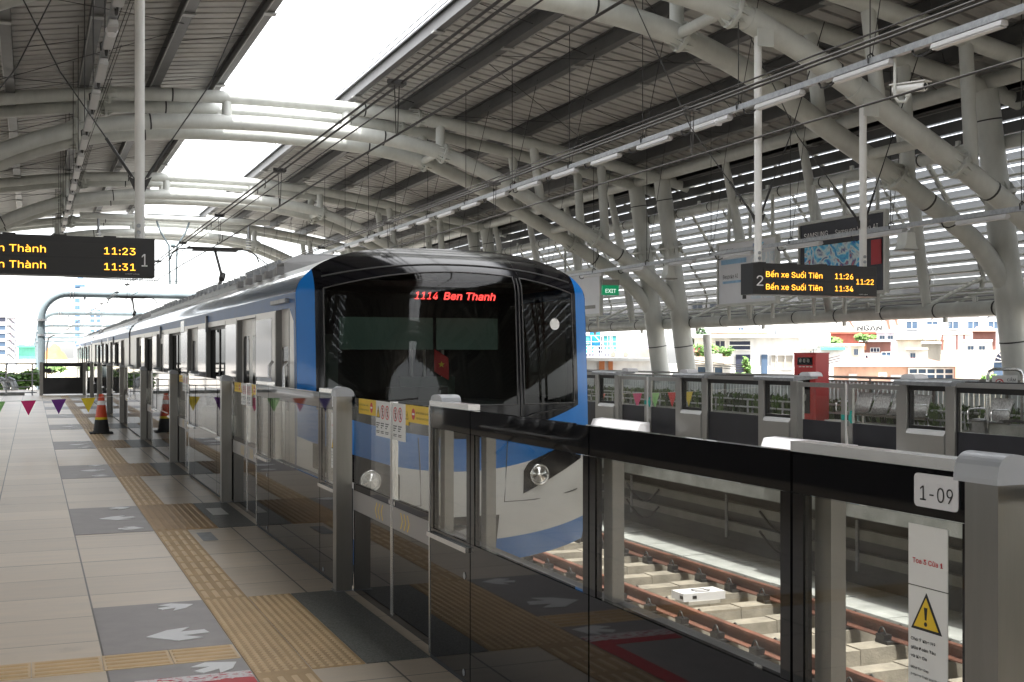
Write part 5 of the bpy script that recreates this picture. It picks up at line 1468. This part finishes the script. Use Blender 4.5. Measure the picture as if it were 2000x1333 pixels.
for y in (16.5, 18.3):
    m = MB(); m.tube([(-3.1, y, .02), (-3.47, y, .32), (-3.8, y, .02)], .025, 8); m.build('leg', 'chrome', t)
# end railing left
t = thing('end_railing', 'grey metal railing across the end of the near platform', 'railing', (-3, 53, 0))
m = MB()
for z in (.12, .35, .62, .90, 1.10, 1.32): m.tube([(-6.2, 53.05, z), (.18, 53.05, z)], .024 if z < 1.3 else .035, 6)
m.build('rail', 'galv', t)
m = MB(); x = -6.0
while x < .2: m.box(x-.03, x+.03, 53.0, 53.1, .0, 1.33); x += 1.0
m.build('railing_post', 'galv', t)
bbox(-6.2, -.3, 53.3, 53.9, .001, .10).build('end_kerb', 'slab', kind='structure')
# ================================================================== BEYOND THE STATION
s_, c_ = math.sin(TH), math.cos(TH)
RV = Vector((c_, -s_, 0)); FV = Vector((s_, c_, 0))
def at(x, y, d):
    """world point seen at photo pixel x,y at distance d along the view axis"""
    return FV*d+RV*((x-1000)/2300*d)+Vector((0, 0, 1.66+(695-y)*d/2300))
GZ = -9.0
def bmat(name, c, r=.85): 
    M[name] = mat(name, c, r, noise=.28, nscale=1.2, stretch=(1, 1, .35)); return name
for n_, c__ in (('wall_white', (.80, .79, .76)), ('wall_cream', (.76, .70, .57)), ('wall_peach', (.74, .48, .36)), ('wall_tan', (.52, .34, .18)), ('wall_grey', (.36, .37, .39)), ('wall_brown', (.22, .10, .08)),
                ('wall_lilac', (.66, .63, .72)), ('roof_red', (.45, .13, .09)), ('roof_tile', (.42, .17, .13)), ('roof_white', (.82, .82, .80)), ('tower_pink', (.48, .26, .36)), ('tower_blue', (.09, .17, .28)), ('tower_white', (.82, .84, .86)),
                ('win_dark', (.03, .035, .06)), ('win_blue', (.06, .10, .16)), ('sand', (.34, .175, .065)), ('shed_green', (.10, .34, .27)), ('portal', (.15, .19, .21)), ('wood_orange', (.50, .19, .08)), ('awning', (.55, .48, .38)), ('stain', (.34, .31, .26)), ('turq', (.10, .50, .50)), ('barrel_blue', (.02, .25, .55)), ('flower', (.5, .08, .10))):
    bmat(n_, c__)
def slab(m, x0, x1, y0, y1, d, depth, zbot=None):
    """box whose near face spans the pixel rectangle at distance d"""
    a = at(x0, y1, d); b = at(x1, y1, d); top = at(x0, y0, d).z; bot = a.z if zbot is None else zbot
    e = at(x1, 695, d) if (x0+x1)/2 < 1000 else at(x0, 695, d)
    D_ = Vector((e.x, e.y, 0)).normalized()*depth
    m.obox(Vector((a.x, a.y, bot)), b-a, D_, (0, 0, top-bot)); return m
def house(name, label, cat, x0, x1, ytop, d, depth, wall, windows=(), roof=None, group=None, extra=()):
    c = at((x0+x1)/2, ytop, d); t = thing(name, label, cat, (c.x, c.y, GZ), group)
    w = slab(MB(), x0, x1, ytop, 700, d, depth, GZ).build('wall', wall, t)
    for wd in windows:
        xa, xb, ya, yb = wd[:4]; mt = wd[4] if len(wd) > 4 else 'win_dark'; nx, ny = wd[5] if len(wd) > 5 else (2, 1)
        p = slab(MB(), xa, xb, ya, yb, d-.06, .045).build('window', mt, t)
        m = MB(); e = (xb-xa)*.035+.15
        for k in range(nx+1):
            xx = xa+(xb-xa)*k/nx; slab(m, xx-e/2, xx+e/2, ya-e/2, yb+e/2, d-.11, .045)
        for k in range(ny+1):
            yy = ya+(yb-ya)*k/ny
            for q in range(nx): slab(m, xa+(xb-xa)*q/nx+e/2, xa+(xb-xa)*(q+1)/nx-e/2, yy-e/2, yy+e/2, d-.11, .045)
        m.build('window_frame', 'wall_white', p)
    if roof:
        kind, mt, over, rise = roof
        a = at(x0-over, ytop, d-.4); b = at(x1+over, ytop, d-.4); z = a.z; e_ = b if (x0+x1)/2 < 1000 else a; D_ = Vector((e_.x, e_.y, 0)).normalized()*(depth+.8)
        if kind == 'flat':
            m = MB(); m.obox(Vector((a.x, a.y, z+.005)), b-a, D_, (0, 0, rise)); m.build('roof', mt, t)
        else:
            m = MB(); mid = D_*.5; u = b-a
            P = [a, b, b+D_, a+D_]; P = [Vector((p.x, p.y, z+.005)) for p in P]
            r0 = P[0]+mid+u*.18+Vector((0, 0, rise)); r1 = P[1]+mid-u*.18+Vector((0, 0, rise))
            m.add(P+[r0, r1], [(0, 1, 5, 4), (1, 2, 5), (2, 3, 4, 5), (3, 0, 4), (3, 2, 1, 0)]); m.build('roof', mt, t)
    for (nm, xa, xb, ya, yb, dd, dp, mt) in extra:
        slab(MB(), xa, xb, ya, yb, dd, dp).build(nm, mt, t)
    return t
# ---- right hand side, near to far
house('shed', 'white shed roof with orange timber gable ends beside the columns', 'shed', 1135, 1275, 706, 44, 6, 'roof_white', roof=('flat', 'roof_white', 0, .12),
      extra=(('timber_gable', 1170, 1181, 700, 735, 43.9, .08, 'wood_orange'), ('timber_gable', 1188, 1197, 706, 735, 43.9, .08, 'wood_orange')))
house('house', 'house with pale corrugated metal wall and turquoise hoarding right of the train', 'house', 1130, 1278, 652, 62, 9, 'wall_lilac',
      windows=((1136, 1160, 654, 690, 'turq', (3, 2)), (1178, 1204, 656, 688, 'turq', (3, 1))),
      extra=(('door', 1169, 1176, 658, 690, 61.9, .08, 'win_dark'), ('stained_wall', 1238, 1276, 682, 699, 61.6, .3, 'stain')))
m = MB(); 
t = thing('water_barrel', 'bright blue plastic barrel on the balcony by the turquoise hoarding', 'barrel', at(1162, 680, 59))
c = at(1162, 679, 59); MB().lathe((c.x, c.y, c.z), [(0, 0), (.22, 0), (.27, .12), (.27, .9), (.22, 1.0), (0, 1.02)], 16).build('barrel_body', 'barrel_blue', t)
MB().lathe((c.x, c.y, c.z+1.02), [(.1, 0), (.1, .05), (0, .05)], 12).build('lid', 'black', t)
t = thing('balcony_trellis', 'white metal balcony trellis in front of the turquoise hoarding', 'trellis', at(1160, 700, 57))
m = MB()
for k in range(12):
    a = at(1136+6.2*k, 703, 57); b = at(1136+6.2*k, 655 if k % 3 == 0 else 677, 57); m.tube([a, b], .022, 5)
for y in (656, 668, 677, 684, 691, 698): m.tube([at(1135, y, 57), at(1206, y, 57)], .018, 5)
m.tube([at(1160, 655, 57), at(1180, 676, 57)], .022, 5); m.build('bars', 'white', t)
for k, x in enumerate((1199, 1223)):
    t = thing('air_conditioner', '%s white outdoor air conditioner above the shed roof beside the columns' % ('left' if k == 0 else 'right'), 'air conditioner', at(x, 700, 56), 'outdoor units on the pale houses')
    slab(MB(), x-9, x+9, 687, 700, 56, .35).build('unit_case', 'wall_white', t)
    m = MB(); m.disc(at(x-1, 692.5, 55.97), -FV, .125, 18); m.build('fan_grille', 'stain', t)
    slab(MB(), x-8, x+8, 700.2, 701.5, 55.95, .4).build('bracket', 'tray', t)
house('house', 'white house with a dark strip window, planted balcony and dark brick garage', 'house', 1356, 1562, 660, 50, 9, 'wall_white',
      windows=((1424, 1466, 666, 684, 'win_dark', (1, 2)), (1397, 1416, 666, 684, 'win_dark', (2, 1)), (1506, 1515, 694, 722, 'stain', (1, 1)), (1518, 1549, 694, 722, 'stain', (2, 1)), (1362, 1412, 716, 734, 'win_blue', (3, 1))),
      roof=('flat', 'roof_white', 3, .14),
      extra=(('garage_brick', 1437, 1465, 693, 735, 49.9, .08, 'win_dark'), ('garage_door', 1466, 1484, 693, 735, 49.9, .08, 'roof_white'), ('shutter', 1487, 1499, 693, 735, 49.9, .08, 'win_blue'), ('balcony', 1356, 1430, 697, 712, 48.2, 1.7, 'awning')))
def bush(name, label, x, y, d, rx, rz, n, matn='leaf', cat='plant', lf=.16, flowers=0, ry=None):
    c = at(x, y, d); t = thing(name, label, cat, (c.x, c.y, c.z-rz))
    m = MB(); fl2 = MB()
    ry = ry or rx*.7
    lobes = [(random.uniform(-.5, .5), random.uniform(-.5, .5), random.uniform(-.4, .5), random.uniform(.35, .6)) for _ in range(7)]
    for k in range(n):
        l = random.choice(lobes); v = Vector((random.gauss(0, 1), random.gauss(0, 1), random.gauss(0, 1))).normalized()*l[3]*random.uniform(.5, 1.05)
        p = Vector((c.x+(l[0]+v.x)*rx, c.y+(l[1]+v.y)*ry, c.z+(l[2]+v.z)*rz))
        a = Vector((random.gauss(0, 1), random.gauss(0, 1), random.gauss(0, .6))).normalized()*lf*random.uniform(.5, 1.2); b = a.orthogonal().normalized()*lf*.45
        (fl2 if flowers and random.random() < flowers else m).add([p-a, p+b, p+a, p-b], [(0, 1, 2, 3)])
    m.build('foliage', matn, t)
    if flowers: fl2.build('blossom', 'flower', t)
    mm = MB()
    for k in range(4): mm.tube([(c.x+.05*k-.08, c.y, c.z-rz*1.1), (c.x+(k-1.5)*rx*.3, c.y, c.z+rz*.2)], [.05, .02], 6)
    mm.build('stem', 'bark', t); return t
bush('balcony_plant', 'flowering shrub in the balcony planter of the white house', 1379, 688, 48.9, .75, .35, 420, 'leaf', flowers=.08, lf=.12)
bush('balcony_plant', 'small round shrub by the dark window of the white house', 1417, 688, 48.9, .32, .3, 260, 'leaf', lf=.10)
bush('tree', 'green tree behind the slim pole between the columns and the white house', 1362, 668, 54, .5, .8, 420, 'leaf2', 'tree', lf=.15)
bush('creeper', 'green creeper climbing beside the dark brick garage', 1458, 715, 49.5, .26, .45, 320, 'leaf', lf=.10)
bush('creeper', 'low green bush at the foot of the dark brick garage', 1447, 734, 49.4, .5, .16, 300, 'leaf', lf=.10)
house('house', 'house with a tan clapboard gable rising behind the white house', 'house', 1388, 1500, 651, 84, 8, 'wall_tan', roof=('flat', 'roof_white', 2, .2), windows=((1502-60, 1452, 640, 650, 'win_blue', (2, 1)),))
house('house', 'long white terrace with a water tank behind the red cabinet', 'house', 1500, 1660, 676, 72, 10, 'wall_white', roof=('flat', 'roof_white', 0, .15), extra=(('turquoise_panel', 1617, 1645, 701, 709, 71.9, .08, 'turq'),))
house('house', 'peach house with eight white framed windows and a low red tile roof', 'house', 1628, 1868, 716, 52, 9, 'wall_peach',
      windows=((1775, 1862, 720, 742, 'win_blue', (5, 2)), (1740, 1762, 733, 750, 'roof_white', (2, 1)), (1658, 1674, 731, 745, 'roof_white', (1, 1))), roof=('hip', 'roof_tile', 1, .35),
      extra=(('parapet', 1622, 1880, 710, 716, 51.4, .5, 'roof_white'), ('pier', 1866, 1904, 716, 760, 51.2, .6, 'wall_peach')))
t = thing('air_conditioner', 'white outdoor unit on the wall of the peach house', 'air conditioner', at(1722, 738, 51))
slab(MB(), 1716, 1732, 729, 740, 51, .4).build('unit_case', 'wall_white', t); m = MB(); m.disc(at(1723, 734.5, 50.97), -FV, .10, 16); m.build('fan_grille', 'stain', t)
house('house', 'cream house with an arched fan light window beside the right hand column', 'house', 1868, 2060, 684, 62, 10, 'wall_cream', extra=(('dark_door', 1941, 1972, 708, 735, 61.9, .08, 'win_blue'),))
t = thing('fan_window', 'dark semicircular fan light with white bars beside the right hand column', 'window', at(1966, 708, 61.7))
c = at(1966, 707, 61.8); m = MB(); m.poly([c+RV*(.62*math.cos(math.pi*k/16))+Vector((0, 0, .62*math.sin(math.pi*k/16))) for k in range(17)]); m.build('pane', 'win_dark', t)
m = MB()
for k in range(9): m.tube([c-FV*.03, c-FV*.03+RV*(.62*math.cos(math.pi*k/8))+Vector((0, 0, .62*math.sin(math.pi*k/8)))], .018, 5)
m.build('bars', 'wall_white', t)
house('house', 'brown walled house with red shutters below the water tanks', 'house', 1678, 1740, 668, 95, 9, 'wall_brown', windows=((1700, 1718, 680, 688, 'win_dark', (3, 1)),), roof=('flat', 'roof_white', 1, .15), extra=(('shutter', 1679, 1692, 669, 684, 94.9, .08, 'wood_orange'),))
house('house', 'weathered yellow walled house with dark stains under the beige awning', 'house', 1752, 1845, 664, 100, 9, 'wall_cream', roof=('flat', 'awning', 2, .2))
house('house', 'white house with two wall air conditioners left of the stained yellow house', 'house', 1640, 1755, 690, 82, 8, 'roof_white', windows=((1690, 1700, 694, 702, 'win_dark', (1, 1)), (1722, 1740, 688, 696, 'win_blue', (2, 1))))
t = thing('roof_canopy', 'beige rooftop awning on slender posts among the far houses', 'awning', at(1866, 660, 92))
m = MB(); slab(m, 1838, 1898, 647, 654, 92, 5); m.build('canopy_sheet', 'awning', t)
m = MB()
for x in (1840, 1869, 1883): m.tube([at(x, 654, 92.5), at(x, 684, 92.5)], .07, 6)
m.build('awning_post', 'roof_tile', t)
house('house', 'long house with an orange red tiled roof under the lettered white wall', 'house', 1622, 1712, 652, 118, 8, 'roof_red', roof=('flat', 'roof_red', 1, .2))
t = house('shop_building', 'white rooftop sign wall lettered NGAN with red strokes above the far houses', 'building', 1636, 1765, 600, 140, 8, 'wall_white')
o = at(1674, 646, 139.9)
text('lettering', 'NGAN', o, RV, Vector(UP), .86, 'ink', t, width=2.95, bold=.012, off=.02)
m = MB()
for x, w2, y0_, y1_ in ((1727, 8, 612, 644), (1742, 7, 604, 636), (1657, 5, 628, 641)):
    a = at(x, y0_, 139.8); b = at(x+11, y1_, 139.8); m.add([a, a+RV*w2*.06, b+RV*.1, b-RV*.1], [(0, 1, 2, 3)])
m.build('red_stroke', 'roof_red', t)
wn = []
for k in range(6): wn += [(1770+40*k, 1792+40*k, 628, 643, 'win_blue', (2, 1)), (1770+40*k, 1792+40*k, 598, 616, 'win_blue', (2, 1))]
house('apartment_building', 'grey apartment block with rows of blue windows behind the far houses', 'building', 1762, 2040, 560, 165, 14, 'wall_grey', windows=wn)
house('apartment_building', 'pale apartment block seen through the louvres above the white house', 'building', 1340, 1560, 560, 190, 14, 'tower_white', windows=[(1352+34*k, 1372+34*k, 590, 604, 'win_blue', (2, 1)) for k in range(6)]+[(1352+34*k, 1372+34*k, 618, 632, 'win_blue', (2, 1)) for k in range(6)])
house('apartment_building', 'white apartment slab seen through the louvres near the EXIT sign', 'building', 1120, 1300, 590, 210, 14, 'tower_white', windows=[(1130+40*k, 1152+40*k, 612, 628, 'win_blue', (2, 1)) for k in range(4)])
for k, (x, y, d, lab) in enumerate(((1570, 676, 70, 'pale horizontal water tank on the long white terrace'), (1818, 654, 88, 'pale water tank on a thin stand left of the beige awning'), (1600, 668, 84, 'white rounded tank on the roofs behind the red cabinet'), (1535, 658, 78, 'steel water tank above the tan clapboard gable'))):
    t = thing('water_tank', lab, 'water tank', at(x, y, d), 'rooftop water tanks')
    c = at(x, y-6, d); MB().tube([c-RV*.75, c-RV*.68, c+RV*.68, c+RV*.75], [.25, .5, .5, .25], 18).build('tank_body', 'roof_white' if k != 3 else 'galv', t)
    m = MB()
    for q in (-.5, .5): 
        for f in (-.3, .3): a = c+RV*q+FV*f; m.tube([a+Vector((0, 0, -.35)), a+Vector((0, 0, -1.4))], .035, 5)
    m.build('tank_stand', 'tray', t)
for k, (x, y, d, lab) in enumerate(((1622, 664, 92, 'leafy rooftop shrub left of the orange roof'), (1690, 660, 93, 'leafy shrub above the brown walled house'), (1934, 742, 50, 'small palm like shrub beside the hoop sign'))):
    bush('rooftop_plant', lab, x, y, d, 1.1 if k < 2 else .35, .4 if k < 2 else .3, 300, 'leaf', lf=.2 if k < 2 else .12)
# more of the crowded low roofs behind
for (x0, x1, y, d, dp, wl, rf, lab, wins) in (
    (1395, 1440, 668, 70, 6, 'wall_cream', 'roof_white', 'cream roof room behind the planted balcony', [(1402, 1412, 672, 682)]),
    (1445, 1508, 672, 92, 6, 'roof_white', 'roof_white', 'low white roof room right of the dark strip window', []),
    (1518, 1560, 664, 96, 6, 'wall_grey', 'roof_white', 'grey roof room with a thin white slab above the long terrace', [(1526, 1540, 668, 676)]),
    (1566, 1612, 660, 105, 7, 'wall_cream', 'roof_tile', 'cream house with a brown tiled roof just above the red cabinet', [(1574, 1584, 668, 676), (1592, 1602, 668, 676)]),
    (1604, 1650, 684, 66, 5, 'wall_white', 'turq', 'white shed with a turquoise roof edge right of the red cabinet', []),
    (1660, 1688, 676, 78, 5, 'wall_cream', 'roof_white', 'narrow cream stair house before the brown walled house', [(1668, 1676, 682, 694)]),
    (1712, 1752, 650, 112, 7, 'wall_lilac', 'roof_white', 'lilac rooftop room with small windows under the lettered wall', [(1718, 1728, 656, 663), (1734, 1744, 656, 663)]),
    (1770, 1812, 684, 72, 6, 'roof_white', 'awning', 'white roof room with a beige slab above the peach house', [(1778, 1788, 690, 700)]),
    (1800, 1838, 672, 84, 6, 'stain', 'roof_white', 'stained grey wall below the thin legged water tank', []),
    (1880, 1938, 668, 78, 6, 'wall_white', 'roof_white', 'tall white house right of the beige awning', [(1890, 1902, 676, 686), (1912, 1924, 676, 686)]),
    (1900, 1945, 648, 98, 7, 'wall_brown', 'roof_tile', 'brown gabled house left of the right hand column', []),
    (1988, 2040, 655, 90, 7, 'wall_cream', 'roof_white', 'cream house hidden partly behind the right hand column', [(1992, 2004, 662, 674)])):
    house('house', lab, 'house', x0, x1, y, d, dp, wl, windows=[q+('win_blue', (2, 1)) for q in wins], roof=('hip' if rf == 'roof_tile' else 'flat', rf, 1, .5 if rf == 'roof_tile' else .14))
for k, (x, y, d, lab) in enumerate(((1588, 700, 65, 'outdoor unit on the terrace beside the red cabinet'), (1701, 699, 80, 'left outdoor unit on the white house behind the peach roof'), (1716, 699, 80, 'right outdoor unit on the white house behind the peach roof'), (1660, 706, 64, 'outdoor unit at the turquoise roof edge'), (1908, 694, 76, 'outdoor unit on the tall white house'))):
    t = thing('air_conditioner', lab, 'air conditioner', at(x, y, d), 'outdoor units on the pale houses')
    slab(MB(), x-6, x+6, y-8, y, d, .35).build('unit_case', 'wall_white', t); m = MB(); m.disc(at(x-1, y-4.2, d-.03), -FV, .10, 14); m.build('fan_grille', 'stain', t)
for k, (x, y, h_, d, lab) in enumerate(((1585, 660, 26, 88, 'thin rooftop aerial above the red cabinet'), (1745, 668, 30, 82, 'thin rooftop aerial above the white house'), (1852, 648, 22, 95, 'thin rooftop aerial beside the beige awning'), (1480, 672, 24, 76, 'thin rooftop aerial above the dark strip window'))):
    t = thing('roof_aerial', lab, 'aerial', at(x, y, d), 'thin rooftop aerials')
    MB().tube([at(x, y, d), at(x, y-h_, d)], .03, 5).build('mast', 'tray', t)
    m = MB()
    for q in range(4): m.tube([at(x-6+q, y-h_+3+3*q, d), at(x+6-q, y-h_+3+3*q, d)], .015, 4)
    m.build('aerial_rod', 'tray', t)
t = thing('street_cables', 'sagging black street cables in front of the pale houses', 'cable', at(1500, 700, 46))
for q in range(3):
    a = at(1350, 703+4*q, 46); b = at(1640, 695+5*q, 58); MB().tube([a+(b-a)*(i/12)+Vector((0, 0, -.35*4*(i/12)*(1-i/12))) for i in range(13)], .018, 5).build('cable_run', 'wire', t)
t = thing('street_pole', 'thin steel pole leaning by the slim column right of the paired columns', 'pole', (19.3, 31, 0)); MB().tube([(19.0, 30.95, 2.3), (19.35, 30.95, -1.5)], [.12, .12], 10).build('pole_shaft', 'paint_white', t)
# ---- left: catenary portals over the tracks beyond the station
for k, y in enumerate((67, 97, 136, 182, 228, 290)):
    t = thing('catenary_portal', ['large pale blue catenary portal just beyond the platform end', 'second pale blue catenary portal beyond the platform', 'third pale blue catenary portal down the line', 'fourth catenary portal down the line', 'fifth catenary portal down the line', 'farthest catenary portal down the line'][k], 'portal', (.4, y, -1.8), 'catenary portals over the open line')
    xl, xr, zt, r = .45, 12.0, 4.95, .18; rad = 1.35
    pts = [(xl, y, -1.8), (xl, y, zt-rad)]+[(xl+rad-rad*math.cos(R(q)), y, zt-rad+rad*math.sin(R(q))) for q in range(10, 91, 10)]+[(xr-rad+rad*math.sin(R(q)), y, zt-rad+rad*math.cos(R(q))) for q in range(0, 90, 10)]+[(xr, y, zt-rad), (xr, y, -1.8)]
    p = MB().tube(pts, r, 14).build('portal_tube', 'portal', t)
    m = MB(); m.tube([(xl, y, zt-rad-.12), (xl, y, zt-rad+.0)], r*1.55, 14); m.tube([(xl, y, zt-rad-.9), (xl, y, zt-rad-.8)], r*1.2, 14); m.tube([(xl+rad+.05, y, zt), (xl+rad+.11, y, zt)], r*1.6, 14); m.tube([(xl+rad+.2, y, zt), (xl+rad+.26, y, zt)], r*1.6, 14); m.build('flange', 'galv', p)
    m = MB()
    for xx in (2.6, 5.0, 8.6):
        m.box(xx-.06, xx+.06, y-.09, y+.09, zt-.3, zt-.14); m.tube([(xx, y, zt-.3), (xx, y, zt-1.0)], .018, 6)
        m.tube([(xx, y, zt-1.0), (xx+1.0, y, zt-.75)], .016, 6)
    m.build('insulator_hanger', 'galv', t)
t = thing('portal_cable', 'black cable running down the first catenary portal upright', 'cable', (.75, 66.8, 2)); MB().tube([(1.1, 66.7, 2.75), (.8, 66.7, 2.6), (.72, 66.7, 2.2), (.70, 66.7, .6), (.60, 66.7, -.6)], .035, 6).build('cable_run', 'wire', t)
# catenary gear hung under the last roof frame
t = thing('catenary_support', 'pale cross tube with insulators hung above the pantograph at the canopy end', 'catenary support', (5.5, 58, 8))
m = MB(); m.tube([(2.0, 57, 8.05), (10.6, 57, 8.05)], .14, 12)
for x in (4.9, 7.9): m.tube([(x, 57, 8.05), (x, 58.5, 8.4)], .10, 10)
m.build('cross_tube', 'paint', t)
m = MB()
for x in (2.8, 9.6):
    m.tube([(x, 57, 7.95), (x, 57, 7.3)], .06, 10)
    for q in range(5): m.tube([(x, 57, 7.3-.12*q), (x, 57, 7.25-.12*q)], .13, 12)
    m.tube([(x, 57, 6.7), (x+1.1, 57, 5.9)], .03, 6)
m.parts('insulator', 'galv', t, per=7)
m = MB()
for sx in (-1, 1):
    m.tube([(6.1+sx*.75, 57, 7.95), (6.1+sx*.55, 57, 7.4), (6.1+sx*.18, 57, 6.8), (6.1+sx*.14, 57, 5.0)], .045, 8)
m.tube([(6.0, 57, 6.8), (6.2, 57, 6.8)], .09, 8); m.build('drop_bracket', 'portal', t)
t = thing('anchor_bar', 'thin insulated bar spanning behind the pantograph', 'catenary support', (5, 64, 5.6)); m = MB(); m.tube([(1.5, 63, 5.62), (9, 63, 5.45)], .03, 6)
for q in range(16): m.tube([(4.0+.12*q, 63, 5.56), (4.05+.12*q, 63, 5.56)], .075, 10)
m.build('bar', 'galv', t)
# viaduct parapet beyond the platform, sand pile, shed, towers, trees
t = thing('viaduct_parapet', 'pale viaduct parapet curving beyond the platform end', 'parapet', (-1, 100, 0))
m = MB(); m.box(-1.6, -1.35, 62.6, 400, -2.5, -.7); m.build('parapet_wall', 'slab', t)
bbox(-1.62, -1.33, 62.6, 400, -.69, -.6).build('coping', 'conc', t)
t = thing('sand_pile', 'large pile of orange sand beyond the first catenary portal', 'sand pile', at(110, 700, 150))
n = 26; P = []
for i in range(n+1):
    row = []
    for j in range(13):
        x = 48+(152-48)*i/n; f = j/12
        pr = [(0, .0), (.25, .45), (.42, .86), (.52, .98), (.62, .97), (.75, .72), (.88, .45), (1, .25)]
        u = i/n; hgt = 0
        for (a, ha), (b, hb) in zip(pr, pr[1:]):
            if a <= u <= b: hgt = ha+(hb-ha)*(u-a)/(b-a)
        hh = hgt*(1-abs(2*f-1)**1.6)*(1+.05*random.uniform(-1, 1))
        p = at(x, 705, 146+f*16); p.z = -1.2+hh*4.3; row.append(p)
    P.append(row)
MB().grid(P).build('sand_heap', 'sand', t)
m = MB(); slab(m, 30, 165, 703, 720, 145, 20, GZ); tag(m.build('retaining_wall', 'wall_cream'), 'pale yard wall below the orange sand pile', 'wall')
house('shed', 'green metal shed roof left of the sand pile', 'shed', 36, 72, 679, 165, 14, 'shed_green', roof=('flat', 'shed_green', 3, .3))
wn = []
for f in range(5):
    wn.append((-30, 12, 619+16*f, 630+16*f, 'win_blue' if f else 'win_dark', (3, 1)))
house('apartment_building', 'cream building with balconies and outside stairs at the left edge', 'building', -60, 14, 612, 112, 12, 'wall_cream', windows=wn)
t = thing('stair_tower', 'open steel stair tower beside the cream building at the left edge', 'stair', at(22, 690, 110))
m = MB()
for x in (13, 31):
    for dd in (108, 111): m.tube([at(x, 612, dd), at(x, 720, dd)], .10, 6)
for k in range(6):
    y = 620+14*k; slab(m, 13, 31, y, y+1.6, 107.8, 3.5); m.tube([at(13, y, 109), at(31, y+14, 109)], .10, 6)
m.build('stair_frame', 'wall_grey', t)
def tower(label, x0, x1, ytop, d, depth, wall, cols, rows, wmat):
    t = thing('tower', label, 'tower', at((x0+x1)/2, 700, d)); slab(MB(), x0, x1, ytop, 720, d, depth, GZ).build('wall', wall, t)
    for c0, c1 in cols:
        m = MB()
        for k in range(rows):
            y = ytop+4+(690-ytop)*k/rows; slab(m, c0, c1, y, y+(690-ytop)/rows*.55, d-.3, .25)
        m.build('window_column', wmat, t)
    return t
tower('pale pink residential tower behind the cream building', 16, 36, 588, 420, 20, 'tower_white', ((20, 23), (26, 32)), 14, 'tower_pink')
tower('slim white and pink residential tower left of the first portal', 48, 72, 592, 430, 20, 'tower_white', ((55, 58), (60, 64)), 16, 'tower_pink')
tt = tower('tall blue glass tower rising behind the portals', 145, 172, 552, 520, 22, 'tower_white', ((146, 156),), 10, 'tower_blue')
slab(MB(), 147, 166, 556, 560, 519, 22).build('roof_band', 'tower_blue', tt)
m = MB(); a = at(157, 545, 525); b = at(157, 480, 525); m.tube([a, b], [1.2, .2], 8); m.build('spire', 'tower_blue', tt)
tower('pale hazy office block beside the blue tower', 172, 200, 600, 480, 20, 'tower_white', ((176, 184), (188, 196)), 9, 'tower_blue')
for k, (x, lab) in enumerate(((14, 'leafy tree beyond the end railing at the left edge'), (48, 'leafy tree beyond the end railing left of the portal'), (98, 'low shrubs seen through the end gate glass'))):
    bush('tree', lab, x, 745 if k < 2 else 722, 60 if k < 2 else 75, 1.0 if k < 2 else 1.0, .62 if k < 2 else .25, 420, 'leaf', 'tree', lf=.22)
m = MB()
for k, x in enumerate((4, 20)):
    t = thing('air_duct', '%s dark bent pipe among the trees behind the end railing' % ('left' if k == 0 else 'right'), 'pipe', at(x, 760, 57))
    MB().tube([at(x-4, 742, 57), at(x+4, 745, 57), at(x+9, 756, 57), at(x+10, 770, 57)], .16, 10).build('pipe', 'galv', t)
